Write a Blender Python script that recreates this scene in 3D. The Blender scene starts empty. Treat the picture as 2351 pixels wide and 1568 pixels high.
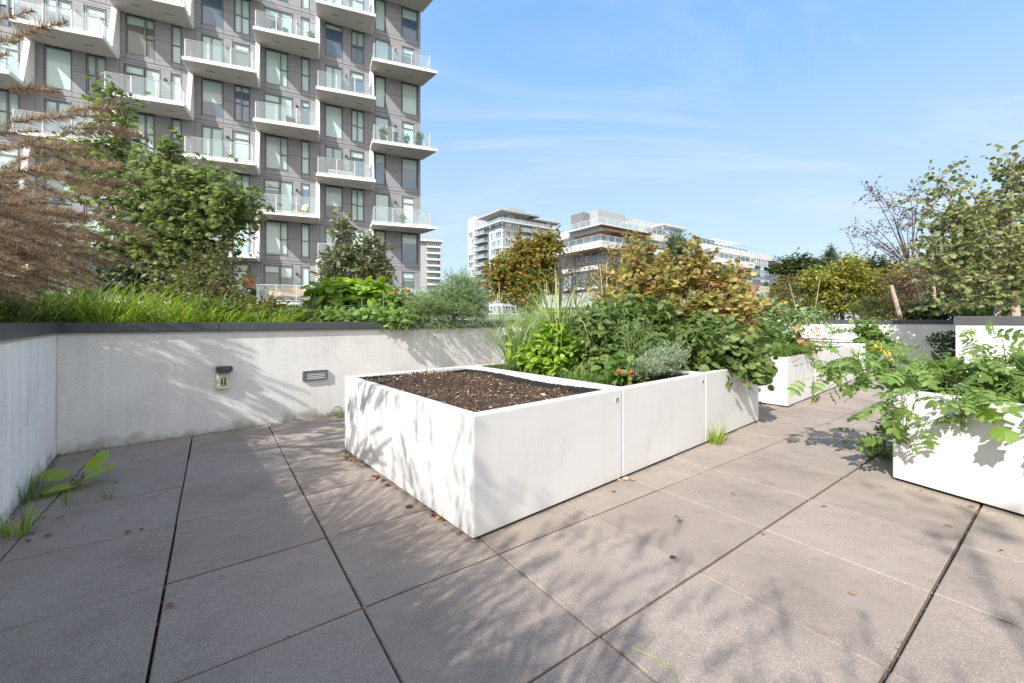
import bpy, math, random
import numpy as np
from mathutils import Vector
R=math.radians
random.seed(7)
sc=bpy.context.scene
COL=sc.collection
EYE=1.07
def at(u,v,Y):
    """point seen at (u,v) of a 2351 px wide view when it stands Y metres ahead"""
    return np.array([(u-1175.5)/949*Y, Y, EYE-(v-734)/949*Y])
A0=R(40.3); OX,OY=-.19,1.987            # terrace frame: corner of the nearest planter, its long side
def L(s,t,z=0.):
    return np.array([OX+s*math.cos(A0)-t*math.sin(A0), OY+s*math.sin(A0)+t*math.cos(A0), z])
# ------------------------------------------------------------------ objects
def tag(o,label=None,cat=None,group=None,kind=None):
    if label: o['label']=label
    if cat: o['category']=cat
    if group: o['group']=group
    if kind: o['kind']=kind
    return o
def empty(name,loc,rz=0,label=None,cat=None,group=None):
    o=bpy.data.objects.new(name,None); COL.objects.link(o)
    o.location=tuple(float(c) for c in loc); o.rotation_euler=(0,0,rz); o.empty_display_size=.1
    return tag(o,label,cat,group)
def mk(name,parts,mats,parent=None,smooth=False,bevel=0,off=None):
    """parts: list of (V (n,3), F (m,k), material index) -> ONE mesh object"""
    vs=[];loops=[];starts=[];mi=[];vo=0;lo=0
    for V,F,m in parts:
        V=np.asarray(V,dtype=np.float64).reshape(-1,3); F=np.asarray(F,dtype=np.int64)
        if len(F)==0: continue
        k=F.shape[1]
        vs.append(V); loops.append((F+vo).ravel()); starts.append(lo+np.arange(len(F))*k)
        mi.append(np.full(len(F),m)); vo+=len(V); lo+=F.size
    V=np.concatenate(vs); 
    if off is not None: V=V-np.asarray(off,dtype=np.float64)
    Lp=np.concatenate(loops); S=np.concatenate(starts); M=np.concatenate(mi)
    me=bpy.data.meshes.new(name)
    me.vertices.add(len(V)); me.vertices.foreach_set('co',V.astype(np.float32).ravel())
    me.loops.add(len(Lp)); me.loops.foreach_set('vertex_index',Lp.astype(np.int32))
    me.polygons.add(len(S)); me.polygons.foreach_set('loop_start',S.astype(np.int32))
    for mm in (mats if isinstance(mats,(list,tuple)) else [mats]): me.materials.append(mm)
    me.polygons.foreach_set('material_index',M.astype(np.int32))
    me.update(calc_edges=True); me.validate()
    me.polygons.foreach_set('use_smooth',np.full(len(me.polygons),bool(smooth)))
    o=bpy.data.objects.new(name,me); COL.objects.link(o)
    if parent is not None: o.parent=parent
    if bevel:
        b=o.modifiers.new('bevel','BEVEL'); b.width=bevel; b.segments=3; b.limit_method='ANGLE'; b.angle_limit=R(50)
    return o
class MB:
    def __init__(s): s.p=[]
    def add(s,V,F,m=0): s.p.append((V,F,m)); return s
    def box(s,x0,x1,y0,y1,z0,z1,m=0):
        V=[(x0,y0,z0),(x1,y0,z0),(x1,y1,z0),(x0,y1,z0),(x0,y0,z1),(x1,y0,z1),(x1,y1,z1),(x0,y1,z1)]
        s.p.append((V,[(0,3,2,1),(4,5,6,7),(0,1,5,4),(1,2,6,5),(2,3,7,6),(3,0,4,7)],m)); return s
    def prism(s,poly,z0,z1,m=0):
        n=len(poly); V=[(x,y,z0) for x,y in poly]+[(x,y,z1) for x,y in poly]
        s.p.append((V,[(i,(i+1)%n,n+(i+1)%n,n+i) for i in range(n)],m))
        s.p.append((V,[tuple(range(n-1,-1,-1))],m)); s.p.append((V,[tuple(range(n,2*n))],m)); return s
    def tube(s,pts,r,n=6,m=0,cap=True):
        P=np.array(pts,dtype=float); k=len(P); r=np.broadcast_to(np.array(r,dtype=float),(k,))
        d=np.gradient(P,axis=0); d/= np.linalg.norm(d,axis=1)[:,None]+1e-9
        ref=np.array([0,0,1.]) if abs(d[0][2])<.9 else np.array([1.,0,0])
        a=np.cross(d,ref); a/=np.linalg.norm(a,axis=1)[:,None]+1e-9; b=np.cross(d,a)
        th=np.arange(n)*2*np.pi/n
        V=(P[:,None]+r[:,None,None]*(np.cos(th)[None,:,None]*a[:,None]+np.sin(th)[None,:,None]*b[:,None])).reshape(-1,3)
        F=[(i*n+j,i*n+(j+1)%n,(i+1)*n+(j+1)%n,(i+1)*n+j) for i in range(k-1) for j in range(n)]
        s.p.append((V,F,m))
        if cap:
            s.p.append((V,[tuple(range(n))],m)); s.p.append((V,[tuple(range((k-1)*n,k*n))],m))
        return s
    def build(s,name,mats,parent=None,**k): return mk(name,s.p,mats,parent,**k)
# ------------------------------------------------------------------ materials
def nodes(name):
    m=bpy.data.materials.new(name); m.use_nodes=True; nt=m.node_tree
    return m,nt,nt.nodes,nt.links,nt.nodes['Principled BSDF']
def rgb(c): return (c[0],c[1],c[2],1)
def ramp(N,stops,interp='LINEAR'):
    r=N.new('ShaderNodeValToRGB'); e=r.color_ramp.elements; r.color_ramp.interpolation=interp
    e[0].position,e[0].color=stops[0][0],rgb(stops[0][1]); e[1].position,e[1].color=stops[-1][0],rgb(stops[-1][1])
    for p,c in stops[1:-1]:
        x=e.new(p); x.color=rgb(c)
    return r
def noise(N,K,scale,detail=4,rough=.55,vec=None,mapscale=None,coord='Object'):
    t=N.new('ShaderNodeTexNoise'); t.inputs['Scale'].default_value=scale; t.inputs['Detail'].default_value=detail; t.inputs['Roughness'].default_value=rough
    if vec is None:
        tc=N.new('ShaderNodeTexCoord'); vec=tc.outputs[coord]
    if mapscale:
        mp=N.new('ShaderNodeMapping'); mp.inputs['Scale'].default_value=mapscale; K.new(vec,mp.inputs['Vector']); vec=mp.outputs['Vector']
    K.new(vec,t.inputs['Vector']); return t
def mix(N,K,a,b,f,mode='MIX'):
    m=N.new('ShaderNodeMix'); m.data_type='RGBA'; m.blend_type=mode
    for v,i in ((f,0),(a,6),(b,7)):
        if hasattr(v,'is_linked'): K.new(v,m.inputs[i])
        else: m.inputs[i].default_value = v if i==0 else rgb(v)
    return m.outputs[2]
def plain(name,c,rough=.6,metal=0,coat=0,var=.12,scale=6,bump=0):
    m,nt,N,K,P=nodes(name); P.inputs['Roughness'].default_value=rough; P.inputs['Metallic'].default_value=metal; P.inputs['Coat Weight'].default_value=coat
    t=noise(N,K,scale); lo=[x*(1-var) for x in c]; hi=[min(1,x*(1+var)) for x in c]
    r=ramp(N,[(.3,lo),(.7,hi)]); K.new(t.outputs['Fac'],r.inputs[0]); K.new(r.outputs[0],P.inputs['Base Color'])
    if bump:
        t2=noise(N,K,scale*12,6); b=N.new('ShaderNodeBump'); b.inputs['Strength'].default_value=bump; b.inputs['Distance'].default_value=.01
        K.new(t2.outputs['Fac'],b.inputs['Height']); K.new(b.outputs[0],P.inputs['Normal'])
    return m
def leafmat(name,cols,trans=.35,rough=.5,spec=.35):
    """hue differs leaf by leaf (random per island); thin leaves let light through"""
    m,nt,N,K,P=nodes(name); g=N.new('ShaderNodeNewGeometry')
    cols=[tuple(min(.9,x*1.06) for x in c) for c in cols]; r=ramp(N,[(i/(len(cols)-1),c) for i,c in enumerate(cols)]); K.new(g.outputs['Random Per Island'],r.inputs[0])
    K.new(r.outputs[0],P.inputs['Base Color']); P.inputs['Roughness'].default_value=rough; P.inputs['Specular IOR Level'].default_value=spec
    tr=N.new('ShaderNodeBsdfTranslucent'); hs=N.new('ShaderNodeHueSaturation'); hs.inputs['Value'].default_value=1.75; hs.inputs['Saturation'].default_value=1.15
    K.new(r.outputs[0],hs.inputs['Color']); K.new(hs.outputs[0],tr.inputs['Color'])
    mx=N.new('ShaderNodeMixShader'); mx.inputs[0].default_value=trans
    K.new(P.outputs[0],mx.inputs[1]); K.new(tr.outputs[0],mx.inputs[2]); K.new(mx.outputs[0],N['Material Output'].inputs['Surface'])
    return m
def concrete(name,c,streak=.5,stain=True,base_z=0.):
    m,nt,N,K,P=nodes(name); P.inputs['Roughness'].default_value=.85
    t=noise(N,K,1.3,6,.6); r=ramp(N,[(.3,[x*.80 for x in c]),(.5,c),(.72,[x*1.08 for x in c])]); K.new(t.outputs['Fac'],r.inputs[0])
    s=noise(N,K,1.,5,.65,mapscale=(14,14,.9)); rs=ramp(N,[(.42,(1,1,1)),(.60,(1-.32*streak,)*3),(.75,(1,1,1))]); K.new(s.outputs['Fac'],rs.inputs[0])
    col=mix(N,K,r.outputs[0],rs.outputs[0],1.,'MULTIPLY')
    f=noise(N,K,60,3); rf=ramp(N,[(.30,(.80,)*3),(.48,(1,1,1))]); K.new(f.outputs['Fac'],rf.inputs[0])
    col=mix(N,K,col,rf.outputs[0],.8,'MULTIPLY')
    if stain:   # algae line just above the paving and run-off marks
        tc=N.new('ShaderNodeTexCoord'); sx=N.new('ShaderNodeSeparateXYZ'); K.new(tc.outputs['Object'],sx.inputs[0])
        n2=noise(N,K,7,5); a=N.new('ShaderNodeMath'); a.operation='MULTIPLY_ADD'; a.inputs[1].default_value=.34; a.inputs[2].default_value=-.13; K.new(n2.outputs['Fac'],a.inputs[0])
        d=N.new('ShaderNodeMath'); d.operation='SUBTRACT'; K.new(a.outputs[0],d.inputs[0]); K.new(sx.outputs[2],d.inputs[1])
        mr=N.new('ShaderNodeMapRange'); mr.inputs[1].default_value=-.05; mr.inputs[2].default_value=.05; K.new(d.outputs[0],mr.inputs[0])
        ml=N.new('ShaderNodeMath'); ml.operation='MULTIPLY'; ml.inputs[1].default_value=.6; K.new(mr.outputs[0],ml.inputs[0])
        col=mix(N,K,col,(.20,.19,.13),ml.outputs[0])
    K.new(col,P.inputs['Base Color'])
    b=N.new('ShaderNodeBump'); b.inputs['Strength'].default_value=.25; b.inputs['Distance'].default_value=.004
    t3=noise(N,K,40,8); K.new(t3.outputs['Fac'],b.inputs['Height']); K.new(b.outputs[0],P.inputs['Normal'])
    return m
def paver_mat():
    m,nt,N,K,P=nodes('paver_stone'); P.inputs['Roughness'].default_value=.8
    g=N.new('ShaderNodeNewGeometry')
    r=ramp(N,[(0,(.268,.224,.191)),(.5,(.288,.241,.206)),(1,(.306,.258,.222))]); K.new(g.outputs['Random Per Island'],r.inputs[0])
    t=noise(N,K,2.2,7,.65); rt=ramp(N,[(.3,(.74,.73,.72)),(.48,(.96,.955,.95)),(.68,(1.10,1.10,1.10))]); K.new(t.outputs['Fac'],rt.inputs[0])
    col=mix(N,K,r.outputs[0],rt.outputs[0],1.,'MULTIPLY')
    f=noise(N,K,230,2,.5); rf=ramp(N,[(.33,(.74,.74,.74)),(.5,(1,1,1)),(.66,(1.12,1.11,1.1)),(.72,(2.1,2.05,2.0))]); K.new(f.outputs['Fac'],rf.inputs[0])
    col=mix(N,K,col,rf.outputs[0],1.,'MULTIPLY'); 
    st=noise(N,K,9,5,.7); rs=ramp(N,[(.56,(1,1,1)),(.74,(.70,.67,.64))]); K.new(st.outputs['Fac'],rs.inputs[0])
    col=mix(N,K,col,rs.outputs[0],.7,'MULTIPLY')
    K.new(col,P.inputs['Base Color'])
    b=N.new('ShaderNodeBump'); b.inputs['Strength'].default_value=.3; b.inputs['Distance'].default_value=.003
    K.new(f.outputs['Fac'],b.inputs['Height']); K.new(b.outputs[0],P.inputs['Normal']); return m
def glassmat(name,tint=(.9,1,.97),refl=.12,haze=0.,hc=(.8,.85,.85)):
    m,nt,N,K,P=nodes(name); N.remove(P)
    tr=N.new('ShaderNodeBsdfTransparent'); tr.inputs[0].default_value=rgb(tint)
    gl=N.new('ShaderNodeBsdfGlossy'); gl.inputs['Roughness'].default_value=.02; gl.inputs['Color'].default_value=(1,1,1,1)
    lw=N.new('ShaderNodeFresnel'); lw.inputs[0].default_value=1.5
    ad=N.new('ShaderNodeMath'); ad.operation='ADD'; ad.inputs[1].default_value=refl; K.new(lw.outputs[0],ad.inputs[0]); ad.use_clamp=True
    mx=N.new('ShaderNodeMixShader'); K.new(ad.outputs[0],mx.inputs[0]); K.new(tr.outputs[0],mx.inputs[1]); K.new(gl.outputs[0],mx.inputs[2])
    out=mx.outputs[0]
    if haze:
        df=N.new('ShaderNodeBsdfDiffuse'); df.inputs[0].default_value=rgb(hc); m2=N.new('ShaderNodeMixShader'); m2.inputs[0].default_value=haze
        K.new(out,m2.inputs[1]); K.new(df.outputs[0],m2.inputs[2]); out=m2.outputs[0]
    K.new(out,N['Material Output'].inputs['Surface']); return m
def panemat(name,c,rough=.03,spec=1.,ior=1.6,var=.15):
    m,nt,N,K,P=nodes(name); P.inputs['Roughness'].default_value=.35; P.inputs['Coat Weight'].default_value=1; P.inputs['Coat Roughness'].default_value=rough; P.inputs['Coat IOR'].default_value=ior
    oi=N.new('ShaderNodeObjectInfo'); r=ramp(N,[(0,[x*(1-var) for x in c]),(1,[x*(1+var) for x in c])]); K.new(oi.outputs['Random'],r.inputs[0]); K.new(r.outputs[0],P.inputs['Base Color']); return m
M={}
M['paver']=paver_mat()
M['joint']=plain('joint_sand',(.030,.024,.017),.95,var=.6,scale=40,bump=.5)
M['conc']=concrete('cast_concrete',(.72,.71,.69),.2)
M['conc0']=concrete('streaked_concrete',(.93,.885,.835),.4)
M['wwall']=concrete('white_render',(.80,.785,.76),.1)
M['cope']=plain('dark_grey_coping',(.062,.064,.070),.42,.0,var=.12,scale=3,bump=.1)
M['drip']=plain('pale_flashing',(.42,.42,.42),.5)
def white_paint():
    m,nt,N,K,P=nodes('white_planter_paint'); P.inputs['Roughness'].default_value=.38; P.inputs['Specular IOR Level'].default_value=.45
    t=noise(N,K,2.5,6,.6); r=ramp(N,[(.25,(.58,.578,.572)),(.6,(.635,.633,.628))]); K.new(t.outputs['Fac'],r.inputs[0])
    s=noise(N,K,1,5,.6,mapscale=(18,18,1.2)); rs=ramp(N,[(.56,(1,1,1)),(.72,(.975,.97,.965))]); K.new(s.outputs['Fac'],rs.inputs[0])
    c=mix(N,K,r.outputs[0],rs.outputs[0],1.,'MULTIPLY')
    tc=N.new('ShaderNodeTexCoord'); sx=N.new('ShaderNodeSeparateXYZ'); K.new(tc.outputs['Object'],sx.inputs[0])
    n2=noise(N,K,11,5,.7); a=N.new('ShaderNodeMath'); a.operation='MULTIPLY_ADD'; a.inputs[1].default_value=.16; a.inputs[2].default_value=-.055; K.new(n2.outputs['Fac'],a.inputs[0])
    d=N.new('ShaderNodeMath'); d.operation='SUBTRACT'; K.new(a.outputs[0],d.inputs[0]); K.new(sx.outputs[2],d.inputs[1])
    mr=N.new('ShaderNodeMapRange'); mr.inputs[1].default_value=-.03; mr.inputs[2].default_value=.03; K.new(d.outputs[0],mr.inputs[0])
    ml=N.new('ShaderNodeMath'); ml.operation='MULTIPLY'; ml.inputs[1].default_value=.45; K.new(mr.outputs[0],ml.inputs[0])
    c=mix(N,K,c,(.45,.42,.34),ml.outputs[0])
    g2=noise(N,K,5,7,.75,mapscale=(1,1,.35)); rg2=ramp(N,[(.57,(1,1,1)),(.68,(.90,.89,.865))]); K.new(g2.outputs['Fac'],rg2.inputs[0]); c=mix(N,K,c,rg2.outputs[0],1.,'MULTIPLY')
    f=noise(N,K,90,2,.5); rf=ramp(N,[(.245,(.35,.33,.3)),(.26,(1,1,1))]); K.new(f.outputs['Fac'],rf.inputs[0])
    c=mix(N,K,c,rf.outputs[0],.6,'MULTIPLY'); K.new(c,P.inputs['Base Color'])
    b=N.new('ShaderNodeBump'); b.inputs['Strength'].default_value=.06; b.inputs['Distance'].default_value=.004; K.new(t.outputs['Fac'],b.inputs['Height']); K.new(b.outputs[0],P.inputs['Normal']); return m
M['planter']=white_paint()
M['black']=plain('black_plastic',(.018,.018,.018),.5)
M['soil']=plain('dark_soil',(.060,.032,.019),.95,var=.5,scale=30,bump=.9)
M['chips']=leafmat('wood_chips',[(.10,.05,.03),(.30,.18,.09),(.50,.38,.22),(.62,.55,.42),(.07,.04,.03)],.1,.8)
M['bark']=plain('brown_bark',(.11,.085,.065),.9,var=.35,scale=30,bump=.5)
M['palebark']=plain('pale_bark',(.40,.34,.27),.85,var=.3,scale=18,bump=.4)
M['birch']=plain('white_birch_bark',(.52,.49,.45),.8,var=.35,scale=14,bump=.4)
M['stem']=plain('green_stem',(.12,.17,.04),.7,var=.3,scale=20)
M['cane']=plain('bamboo_cane',(.42,.34,.22),.7,var=.2,scale=20)
M['greencane']=plain('green_cane',(.10,.24,.12),.5)
M['metal']=plain('grey_metal',(.20,.20,.215),.45,.6)
M['dmetal']=plain('dark_metal',(.045,.047,.052),.45,.3)
M['ivory']=plain('weathered_ivory_plastic',(.50,.50,.36),.5,var=.2,scale=30)
M['wood']=plain('pale_timber',(.50,.33,.20),.7,var=.25,scale=12)
M['panel']=plain('grey_cladding_panel',(.26,.262,.282),.6,var=.06,scale=1.2)
M['frame']=plain('grey_window_frame',(.17,.178,.195),.45)
M['backing']=plain('dark_joint',(.05,.05,.055),.8)
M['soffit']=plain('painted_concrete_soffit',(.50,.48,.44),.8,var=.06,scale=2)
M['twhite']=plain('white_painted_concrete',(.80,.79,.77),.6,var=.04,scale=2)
M['rail']=plain('pale_aluminium_rail',(.62,.63,.65),.4,.2)
M['glass']=glassmat('balcony_glass',(.82,.94,.96),.05,.08,(.70,.82,.86))
M['frost']=glassmat('milky_balcony_glass',(.84,.93,.95),.05,.22,(.70,.80,.84))
M['blind']=panemat('glass_over_pale_blind',(.44,.60,.58))
M['dark']=panemat('dark_reflecting_glass',(.025,.10,.19),.02,1.,1.9,.4)
M['dgreen']=panemat('dim_room_glass',(.09,.12,.10),.02,1.,1.7)
M['far_white']=plain('far_white_concrete',(.60,.60,.60),.6,var=.05,scale=.3)
M['white']=plain('white_plastic',(.8,.8,.8),.4)
M['number']=plain('black_numerals',(.02,.02,.02),.6)
# leaf palettes
G=lambda *a,**k:leafmat(*a,**k)
M['L_maple']=G('maple_leaf',[(.085,.125,.04),(.13,.18,.06),(.19,.235,.09),(.10,.145,.045),(.26,.29,.11)])
M['L_olive']=G('olive_shrub_leaf',[(.07,.085,.025),(.13,.14,.04),(.23,.22,.06),(.32,.24,.08),(.09,.11,.03),(.16,.18,.05)])
M['L_pear']=G('pear_leaf',[(.09,.12,.05),(.15,.19,.09),(.22,.25,.14),(.10,.13,.05),(.24,.22,.11)],.25,.45,.6)
M['L_bright']=G('bright_leaf',[(.14,.22,.03),(.22,.33,.05),(.34,.46,.09),(.17,.27,.04)],.45)
M['L_basil']=G('basil_leaf',[(.14,.23,.03),(.22,.33,.05),(.32,.43,.08),(.17,.26,.035)],.4,.4,.5)
M['L_green']=G('mid_green_leaf',[(.055,.095,.022),(.09,.145,.035),(.14,.20,.055),(.07,.115,.028),(.22,.27,.09)])
M['L_tomato']=G('tomato_leaf',[(.10,.165,.04),(.15,.235,.06),(.22,.31,.09),(.12,.19,.045)],.4)
M['L_rosem']=G('rosemary_needle',[(.13,.20,.07),(.20,.29,.12),(.28,.36,.17),(.10,.15,.05)],.25)
M['L_lav']=G('lavender_leaf',[(.18,.24,.14),(.27,.33,.21),(.36,.42,.29),(.13,.18,.10)],.25)
M['L_yellow']=G('yellowing_leaf',[(.36,.29,.08),(.26,.26,.06),(.15,.19,.045),(.44,.36,.13),(.26,.12,.06),(.12,.16,.04),(.38,.34,.11),(.30,.16,.08),(.18,.21,.05),(.42,.38,.15),(.20,.09,.06),(.14,.18,.045)],.4)
M['L_gold']=G('golden_leaf',[(.27,.28,.045),(.36,.33,.07),(.15,.19,.04),(.42,.37,.10),(.09,.13,.03),(.20,.22,.05)],.4)
M['L_redmap']=G('turning_maple_leaf',[(.13,.17,.03),(.24,.24,.05),(.10,.14,.025),(.34,.22,.05),(.17,.21,.04),(.42,.15,.05),(.12,.17,.03),(.28,.28,.06)],.35)
M['L_brown']=G('brown_dry_leaf',[(.14,.09,.05),(.24,.17,.10),(.10,.08,.05),(.30,.22,.12),(.16,.14,.06)],.25)
M['L_bare']=G('dark_red_leaf',[(.10,.045,.04),(.16,.07,.05),(.06,.05,.035),(.12,.12,.05)],.25)
M['L_kats']=G('heart_leaf',[(.09,.125,.04),(.15,.185,.07),(.23,.26,.11),(.11,.145,.05),(.30,.28,.10)],.3,.45,.5)
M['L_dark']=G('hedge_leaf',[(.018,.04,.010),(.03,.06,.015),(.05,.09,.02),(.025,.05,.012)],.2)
M['L_pine']=G('pine_needle',[(.05,.09,.04),(.08,.13,.06),(.12,.17,.08)],.15)
M['L_far']=G('far_leaf',[(.03,.055,.018),(.05,.08,.025),(.08,.10,.03),(.04,.065,.02)],.15)
M['L_faru']=G('far_autumn_leaf',[(.07,.09,.025),(.14,.12,.03),(.20,.13,.04),(.06,.08,.02)],.15)
M['L_grass']=G('bright_grass_blade',[(.09,.16,.025),(.16,.26,.04),(.30,.40,.07),(.42,.44,.12),(.07,.12,.02),(.20,.28,.05)],.4)
M['L_dgrass']=G('dark_grass_blade',[(.04,.08,.02),(.07,.12,.03),(.12,.17,.05),(.20,.20,.09)],.3)
M['L_lemon']=G('lemongrass_blade',[(.16,.25,.08),(.24,.34,.12),(.33,.40,.17),(.42,.42,.20)],.35)
M['L_plume']=G('foxtail_bristle',[(.19,.13,.09),(.30,.22,.14),(.13,.09,.06),(.44,.37,.23),(.23,.15,.12),(.16,.12,.08)],.3,.7)
M['L_straw']=G('straw_seed_head',[(.42,.33,.22),(.52,.42,.28),(.34,.22,.18)],.3)
M['L_dead']=G('fallen_leaf',[(.20,.08,.04),(.32,.17,.07),(.40,.28,.12),(.12,.06,.04)],.2,.7)
M['L_litter']=G('litter_leaf',[(.2,.1,.05),(.3,.2,.1)],.2,.7)
for n_ in list(M['L_litter'].node_tree.nodes):
    if n_.type=='VALTORGB':
        oi_=M['L_litter'].node_tree.nodes.new('ShaderNodeObjectInfo'); M['L_litter'].node_tree.links.new(oi_.outputs['Random'],n_.inputs[0]); e_=n_.color_ramp.elements
        e_[0].color=(.10,.04,.025,1); e_[1].color=(.40,.26,.12,1); q_=e_.new(.35); q_.color=(.24,.09,.04,1); q_=e_.new(.7); q_.color=(.20,.13,.07,1)
M['L_fleck']=G('joint_litter',[(.28,.17,.08),(.40,.30,.15),(.16,.08,.05)],.1,.8)
M['P_red']=G('red_petal',[(.60,.03,.01),(.70,.08,.02)],.3)
M['P_yel']=G('yellow_petal',[(.75,.50,.02),(.85,.62,.05)],.3)
M['P_pink']=G('coneflower_petal',[(.62,.20,.13),(.70,.30,.14),(.55,.16,.16)],.3)
M['fruit_o']=plain('orange_fruit',(.65,.20,.03),.3); M['fruit_g']=plain('green_fruit',(.28,.42,.08),.3)
# ------------------------------------------------------------------ foliage generators
rng=np.random.default_rng(11)
def nrm(a): return a/(np.linalg.norm(a,axis=-1,keepdims=True)+1e-9)
def sph(n): return nrm(rng.normal(size=(n,3)))
T={}
T['dia']=([(0,0,0),(.45,.26,.05),(1,0,-.05),(.45,-.26,.05)],[(0,1,2),(0,2,3)])
T['thin']=([(0,0,0),(.5,.09,.0),(1,0,-.05),(.5,-.09,.0)],[(0,1,2),(0,2,3)])
T['oval']=([(0,0,0),(.5,0,-.03),(1,0,-.16),(.28,.26,.06),(.68,.25,.02),(.28,-.26,.06),(.68,-.25,.02)],[(0,1,3),(1,4,3),(1,2,4),(0,5,1),(1,5,6),(1,6,2)])
T['basil']=([(0,0,0),(.35,0,-.10),(.7,0,-.12),(1,0,-.24),(.2,.22,.02),(.5,.33,-.02),(.8,.2,-.1),(.2,-.22,.02),(.5,-.33,-.02),(.8,-.2,-.1)],
   [(0,1,4),(1,5,4),(1,2,5),(2,6,5),(2,3,6),(0,7,1),(1,7,8),(1,8,2),(2,8,9),(2,9,3)])
def fan(rs,droop=.12,cx=.45):
    n=len(rs); V=[(cx,0,.03)]
    for i,(a,r) in enumerate(rs): V.append((cx+r*math.cos(R(a)),r*math.sin(R(a)),-droop*r*r*2))
    return (V,[(0,i+1,(i+1)%n+1) for i in range(n)])
T['maple']=fan([(0,.58),(22,.30),(48,.52),(72,.27),(100,.46),(140,.26),(178,.40),(220,.26),(260,.46),(288,.27),(312,.52),(338,.30)],.25)
T['round']=fan([(0,.55),(40,.47),(80,.43),(120,.42),(155,.44),(180,.34),(205,.44),(240,.42),(280,.43),(320,.47)],.2)
T['squash']=fan([(0,.60),(14,.44),(32,.52),(52,.40),(70,.55),(92,.42),(112,.50),(134,.40),(156,.45),(180,.22),(204,.45),(226,.40),(248,.50),(268,.42),(290,.55),(308,.40),(328,.52),(346,.44)],.35)
def compound():
    V=[];F=[]
    def leaflet(x,y,a,l,w):
        n=len(V); ca,sa=math.cos(a),math.sin(a)
        pts=[(0,0,0),(.5,0,.0),(1,0,-.12),(.22,.30,0),(.34,.20,0),(.48,.34,-.02),(.62,.18,-.03),(.74,.24,-.06),(.22,-.30,0),(.34,-.20,0),(.48,-.34,-.02),(.62,-.18,-.03),(.74,-.24,-.06)]
        for p,q,r in pts: V.append((x+l*(p*ca-q*w*sa),y+l*(p*sa+q*w*ca),l*r-.12*x*x))
        for f in [(0,1,4),(0,4,3),(1,5,4),(1,6,5),(1,2,6),(2,7,6),(0,9,1),(0,8,9),(1,9,10),(1,10,11),(1,11,2),(2,11,12)]: F.append(tuple(n+i for i in f))
    for x,l in ((.22,.26),(.42,.34),(.64,.34)):
        leaflet(x,0,R(62),l,.9); leaflet(x,0,R(-62),l,.9)
    leaflet(.66,0,0,.40,1.)
    n=len(V); V.extend([(0,.012,0),(0,-.012,0),(.7,-.008,-.06),(.7,.008,-.06)]); F.extend([(n,n+1,n+2),(n,n+2,n+3)])
    return V,F
T['tomato']=compound()
T['petal']=([(0,0,0),(.5,.16,.04),(1,.1,-.1),(1,-.1,-.1),(.5,-.16,.04)],[(0,1,4),(1,2,3),(1,3,4)])
def leaves(P,D,Nn,S,tpl):
    V,F=T[tpl]; V=np.array(V); F=np.array(F); n=len(P)
    D=nrm(D); B=nrm(np.cross(Nn,D)); Z=np.cross(D,B); S=np.broadcast_to(S,(n,))
    W=P[:,None]+S[:,None,None]*(V[None,:,0,None]*D[:,None]+V[None,:,1,None]*B[:,None]+V[None,:,2,None]*Z[:,None])
    return W.reshape(-1,3),(F[None]+(np.arange(n)*len(V))[:,None,None]).reshape(-1,3)
def sticks(P0,P1,r0,r1,n=3):
    d=nrm(P1-P0); ref=np.where(np.abs(d[:,2:3])<.9,np.array([[0,0,1.]]),np.array([[1.,0,0]])); a=nrm(np.cross(d,ref)); b=np.cross(d,a)
    th=np.arange(n)*2*np.pi/n; c=np.cos(th)[None,:,None]*a[:,None]+np.sin(th)[None,:,None]*b[:,None]; k=len(P0)
    r0=np.broadcast_to(r0,(k,)); r1=np.broadcast_to(r1,(k,))
    V=np.concatenate([P0[:,None]+c*r0[:,None,None],P1[:,None]+c*r1[:,None,None]],1).reshape(-1,3)
    F=np.array([(j,(j+1)%n,n+(j+1)%n,n+j) for j in range(n)])
    return V,(F[None]+(np.arange(k)*2*n)[:,None,None]).reshape(-1,4)
def bez(a,b,c,n=6):
    t=np.linspace(0,1,n)[:,None]; a,b,c=(np.array(x,dtype=float) for x in (a,b,c)); return (1-t)**2*a+2*t*(1-t)*b+t*t*c
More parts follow.
